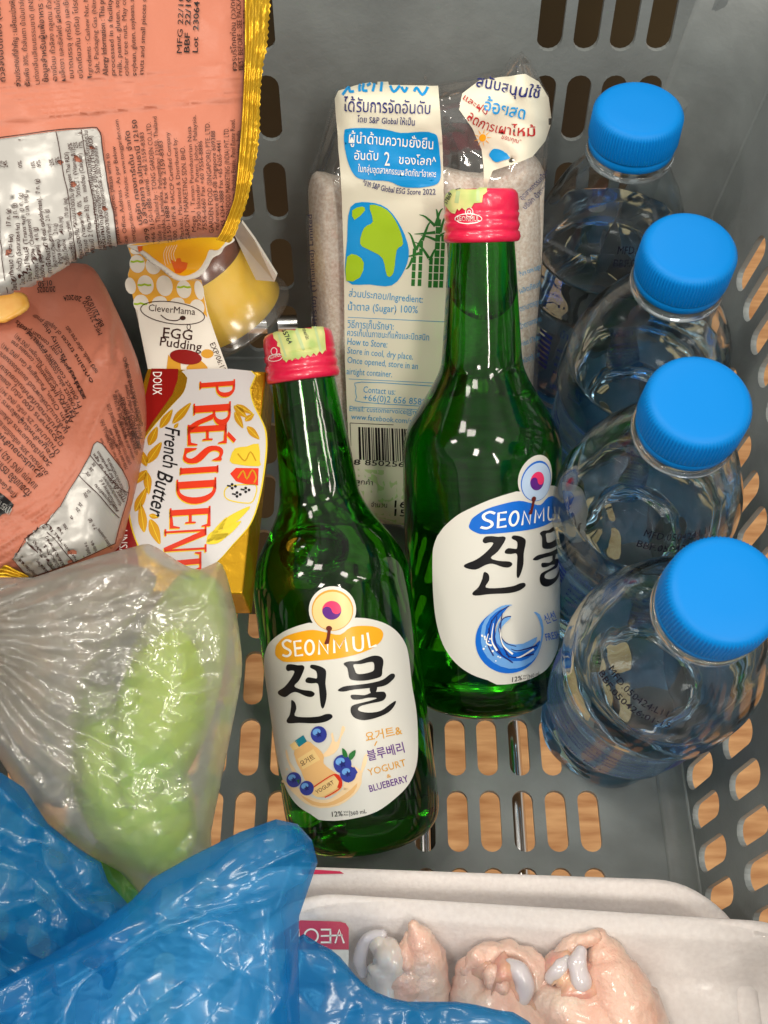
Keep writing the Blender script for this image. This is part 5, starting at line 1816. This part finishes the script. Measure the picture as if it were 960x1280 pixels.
def wbl(x, y):
    f = (y * 0.9 - x * 0.5) / 60 + 0.9 * rnd(x, y, 80, 31)
    return 4 * (abs((f % 1) - .5) * 2 - .5) + 5 * (crumple(x, y, 90, 33) - .4) + 6.0 * folds(x, y, 70, 6, 4) + 2.2 * folds(x, y, 34, 7, 4)


bb1 = thing('blue_bag', 'crumpled shiny blue plastic bag at the left edge, behind the larger blue bag', 'plastic bag', pix(40, 1200, 350))
pillow('bag_film', bo1, 3, dbl, 12, 40, 14, M['bluefilm'], bb1, wr=wbl, damp=9)
bo2 = [(-60, 1246), (0, 1225), (60, 1195), (120, 1160), (165, 1125), (190, 1098), (240, 1070), (300, 1040), (345, 1024), (372, 1030), (390, 1050), (397, 1078), (386, 1110), (374, 1145), (373, 1190), (374, 1240), (376, 1350), (-60, 1350)]


def db2(x, y): return 318 - 0.06 * (y - 1150)


def wb2(x, y):
    s = (y - (1225 - (x / 372.0) * 170)) 
    k = 0.5 + 0.5 * math.sin(x / 60.0 + 1)
    h = (2.6 * ridge(s - 8, 9) * k + 2.2 * ridge(s - 40 - 10 * math.sin(x / 45.0), 8) * (1 - .6 * k))
    return h + 7 * (crumple(x, y, 150, 41) - .4) + 6.0 * folds(x, y, 105, 4, 4) + 1.5 * folds(x, y, 46, 5, 4)


bb2 = thing('blue_bag', 'large blue plastic bag in the near left corner with a folded top edge', 'plastic bag', pix(180, 1270, 330))
pillow('bag_film', bo2, 3, db2, 12, 40, 14, M['bluefilm'], bb2, wr=wb2, damp=9)
bo3 = [(362, 1178), (400, 1180), (425, 1196), (445, 1220), (470, 1240), (510, 1252), (570, 1252), (620, 1262), (660, 1276), (690, 1350), (360, 1350)]
pillow('bag_skirt', smooth(bo3, 2), 4, lambda x, y: 350 - 0.05 * (y - 1230), 5, 30, 4, M['bluefilm'], bb2, wr=lambda x, y: 2.5 * folds(x, y, 50, 11, 4) + 1.5 * rnd(x, y, 45, 5), damp=12)


# ================================================================== foam trays with chicken
def tray(name, label, yaw, cx, cy_, hz, W_, D_, rad):
    root = thing(name, label, 'tray', (cx, cy_, hz - 24), (0, 0, math.radians(yaw)), group='white foam meat trays')
    rings = [(-14, 1, 10), (-13, 0, 9), (-2, 18, 6), (0, 20, 5), (1.5, 23.4, 3), (0, 25, 0), (-3.2, 24.4, 0), (-6, 22.4, 1), (-11, 3, 10), (-12, 2.0, 14)]
    V, F = [], []
    # each ring: (inset from rim outline (negative = inside), z, unused)
    prof = [(-22, 0.0), (-15, 0.2), (-3, 20), (-0.5, 20.6), (0, 22.0), (-0.5, 23.6), (-2.5, 24.2), (-6.5, 23.8), (-8.5, 22.6), (-17, 5.2), (-20, 3.2), (-26, 2.8)]
    N = 14
    for (ins, z) in prof:
        for (sx, sy, a0) in ((1, 1, 0), (-1, 1, 90), (-1, -1, 180), (1, -1, 270)):
            for k in range(N):
                a = math.radians(a0 + 90 * k / (N - 1))
                R_ = max(rad + ins, 3)
                V.append((sx * (W_ / 2 - rad) + (R_) * math.cos(a) + (0.25 * math.sin(a * 7 + z)), sy * (D_ / 2 - rad) + (R_) * math.sin(a), z))
    m = 4 * N
    for i_ in range(len(prof) - 1):
        for k in range(m):
            a, b = i_ * m + k, i_ * m + (k + 1) % m
            F.append((a, b, b + m, a + m))
    F.append(tuple(range(m))[::-1])
    F.append(tuple((len(prof) - 1) * m + k for k in range(m)))
    o = mk('foam', V, F, M['foam'], root, local=True)
    fix_normals(o)
    return root


tr1 = tray('foam_tray', 'white foam tray holding three raw chicken pieces at the bottom right', -3.5, 52, 17, 80, 214, 150, 34)
tr2 = tray('foam_tray', 'white foam tray whose rim peeks out beneath the tray of chicken', -2.0, 30, 36, 60, 206, 146, 34)
# cling film over the upper tray
Wt = wmat(tr1)
V, F = [], []
nx, ny = 90, 64
for j in range(ny):
    for k in range(nx):
        u, v = k / (nx - 1) * 2 - 1, j / (ny - 1) * 2 - 1
        x, y = u * 105.5, v * 73.5
        q = (abs(u) ** 5 + abs(v) ** 5) ** 0.2
        if q > 1: x, y = x / q, y / q
        e = max(0, 1 - q)
        z = 24.9 - 2.0 * min(1, e * 3) + 0.2 * noise.noise(Vector((x / 14, y / 14, 1))) * min(1, e * 8) + 0.07 * noise.noise(Vector((x / 3.5 + y / 9, y / 16, 5))) * min(1, e * 8)
        V.append((x, y, z))
for j in range(ny - 1):
    for k in range(nx - 1):
        a = j * nx + k
        F.append((a, a + 1, a + nx + 1, a + nx))
mk('cling_film', V, F, M['wrapfilm'], tr1, local=True)


def lobe(name, pts, mat, parent, seed=0, amp=0.12, nsub=6):
    """soft tapered lobe through (px, py, depth, radius mm)"""
    P = [pix(a, b, c) for a, b, c, r in pts]
    Rr = [p[3] for p in pts]
    path, rad = [], []
    n = len(P)
    for i_ in range(n - 1):
        p0, p1, p2, p3 = P[max(i_ - 1, 0)], P[i_], P[i_ + 1], P[min(i_ + 2, n - 1)]
        for k in range(nsub):
            t = k / nsub
            path.append(0.5 * (2 * p1 + (p2 - p0) * t + (2 * p0 - 5 * p1 + 4 * p2 - p3) * t * t + (3 * p1 - p0 - 3 * p2 + p3) * t ** 3))
            rad.append(Rr[i_] + (Rr[i_ + 1] - Rr[i_]) * (3 * t * t - 2 * t ** 3))
    path.append(P[-1]); rad.append(Rr[-1])
    d0 = (path[1] - path[0]).normalized(); d1 = (path[-1] - path[-2]).normalized()
    r0, r1 = rad[0], rad[-1]
    for a in (.5, .8, .95, 1.0):
        path.insert(0, path[0] - d0 * 0) if False else None
    caps0 = [(P[0] - d0 * r0 * math.sin(a), max(r0 * math.cos(a), .05)) for a in (1.5, 1.2, .85, .45)]
    caps1 = [(P[-1] + d1 * r1 * math.sin(a), max(r1 * math.cos(a), .05)) for a in (.45, .85, 1.2, 1.5)]
    path = [c[0] for c in caps0] + path + [c[0] for c in caps1]
    rad = [c[1] for c in caps0] + rad + [c[1] for c in caps1]
    V, F, seg = [], [], 28
    prev = None
    for i_, p in enumerate(path):
        d = (path[min(i_ + 1, len(path) - 1)] - path[max(i_ - 1, 0)]).normalized()
        x = (prev - d * prev.dot(d)).normalized() if prev is not None else d.cross(Vector((0.1, .2, 1))).normalized()
        prev = x
        y = d.cross(x)
        for k in range(seg):
            a = 2 * math.pi * k / seg
            q = p + (x * math.cos(a) + y * math.sin(a)) * rad[i_]
            w_ = 1 + amp * noise.noise(q / max(5.0, rad[i_]) + Vector((seed, 0, 0))) * 1.6 + amp * .5 * noise.noise(q / 2.5 + Vector((0, seed, 0)))
            V.append(p + (q - p) * w_)
    for i_ in range(len(path) - 1):
        for k in range(seg):
            F.append((i_ * seg + k, i_ * seg + (k + 1) % seg, (i_ + 1) * seg + (k + 1) % seg, (i_ + 1) * seg + k))
    F.append(tuple(range(seg))[::-1]); F.append(tuple((len(path) - 1) * seg + k for k in range(seg)))
    o = mk(name, V, F, mat, parent)
    fix_normals(o)
    return o


def chroot(label, px, py):
    return thing('chicken_piece', label, 'chicken', pix(px, py, 398), group='raw chicken pieces in the foam tray')


c1 = chroot('leftmost raw chicken piece in the foam tray, beside the pink price label', 505, 1230)
lobe('skin', [(517, 1158, 389, 2.2), (524, 1176, 390, 5.5), (530, 1205, 392, 8.5), (524, 1250, 392, 11), (515, 1300, 390, 13)], M['skin'], c1, 1, .1)
lobe('skin_fold', [(512, 1172, 390, 2.5), (508, 1200, 389, 5), (505, 1235, 388, 7), (500, 1290, 388, 9)], M['skin'], c1, 4, .25)
lobe('membrane', [(476, 1182, 392, 4), (488, 1200, 389, 6.5), (484, 1228, 389, 7), (478, 1270, 390, 8)], M['membrane'], c1, 7, .2)
lobe('cartilage', [(478, 1168, 392.2, 1.70), (459, 1174, 392.2, 2.21), (450, 1196, 392.2, 2.55), (454, 1215, 392.2, 2.12)], M['gristle'], c1, 2, .1)
c2 = chroot('middle raw chicken piece in the foam tray', 625, 1250)
lobe('skin', [(586, 1214, 392, 5), (592, 1240, 391, 9), (612, 1262, 389, 13), (640, 1300, 388, 16)], M['skin'], c2, 11, .1)
lobe('skin_fold', [(584, 1212, 390, 3), (600, 1195, 391, 3.5), (625, 1190, 392, 3.5), (650, 1194, 392, 4), (668, 1212, 391, 4.5), (672, 1250, 391, 5)], M['skin'], c2, 13, .3)
lobe('flesh', [(608, 1212, 391, 6), (628, 1220, 390, 9), (640, 1245, 390, 9)], M['flesh'], c2, 15, .3)
lobe('muscle', [(616, 1218, 385, 3.5), (622, 1232, 384, 4.2), (632, 1240, 385, 3)], M['skin'], c2, 17, .2)
lobe('cartilage', [(638, 1207, 385.2, 2.55), (650, 1216, 383.2, 3.40), (656, 1234, 383.2, 3.57), (650, 1252, 384.2, 2.72)], M['gristle'], c2, 19, .08)
c3 = chroot('rightmost raw chicken piece in the foam tray, with a tall skin ridge', 740, 1250)
lobe('skin', [(748, 1172, 392, 3.4), (756, 1192, 391, 7), (764, 1222, 389, 11), (778, 1270, 388, 15), (790, 1320, 388, 17)], M['skin'], c3, 31, .09)
lobe('skin_fold', [(682, 1240, 390, 4), (684, 1215, 391, 2.6), (700, 1194, 391, 2.8), (722, 1178, 391, 2.8), (742, 1172, 390, 3)], M['skin'], c3, 33, .3)
lobe('flesh', [(702, 1212, 391, 7), (716, 1226, 390, 10), (722, 1250, 390, 10)], M['flesh'], c3, 35, .25)
lobe('lower_skin', [(686, 1256, 387, 7), (710, 1268, 385, 10), (745, 1280, 385, 12)], M['skin'], c3, 37, .1)
lobe('cartilage', [(726, 1190, 386.2, 2.21), (722, 1206, 384.2, 3.40), (726, 1226, 383.2, 3.74), (728, 1240, 385.2, 2.55)], M['gristle'], c3, 39, .08)
lobe('cartilage', [(690, 1222, 387.2, 2.55), (700, 1210, 386.2, 2.89), (708, 1200, 387.2, 2.04)], M['gristle'], c3, 41, .15)
# price label on the film: lies flat at film height
zf = 79.3
lq = lambda px, py, off: pix_h(px, py, zf + off)
tagl = Ink().poly(smooth([(340, 1149), (425, 1152)], 2, False) + [(432, 1154), (436, 1160), (436, 1186), (435, 1230), (340, 1226)]).build('price_label', lq, M['label'], tr1, 0.0)
i = Ink().poly([(340, 1149), (425, 1152), (432, 1154), (436, 1160), (436, 1187), (340, 1186)]); i.build('magenta_band', lq, M['magenta'], tagl, 0.25)
i = Ink(); i.line([(430, 1179), (424, 1162), (419, 1179)], 2.2).line([(401, 1162), (414, 1162)], 2.2).line([(401, 1170), (428, 1169)], 2.0).line([(401, 1178), (414, 1178)], 2.2).line([(413, 1162), (413, 1178)], 2.2).line(ell(389, 1170, 8.5, 8.5, 0, 20), 2.2, True).line([(374, 1179), (374, 1162), (363, 1179), (363, 1162)], 2.2)
i.build('lettering', lq, M['white'], tagl, 0.5)
i = Ink().poly([(378, 1086), (425, 1089), (430, 1092), (378, 1093)]); i.build('label_edge', lambda x, y, o: pix_h(x, y, 61.5 + 20 + o) if False else pix_h(x, y, 60.6), M['magenta'], tr2, 0)
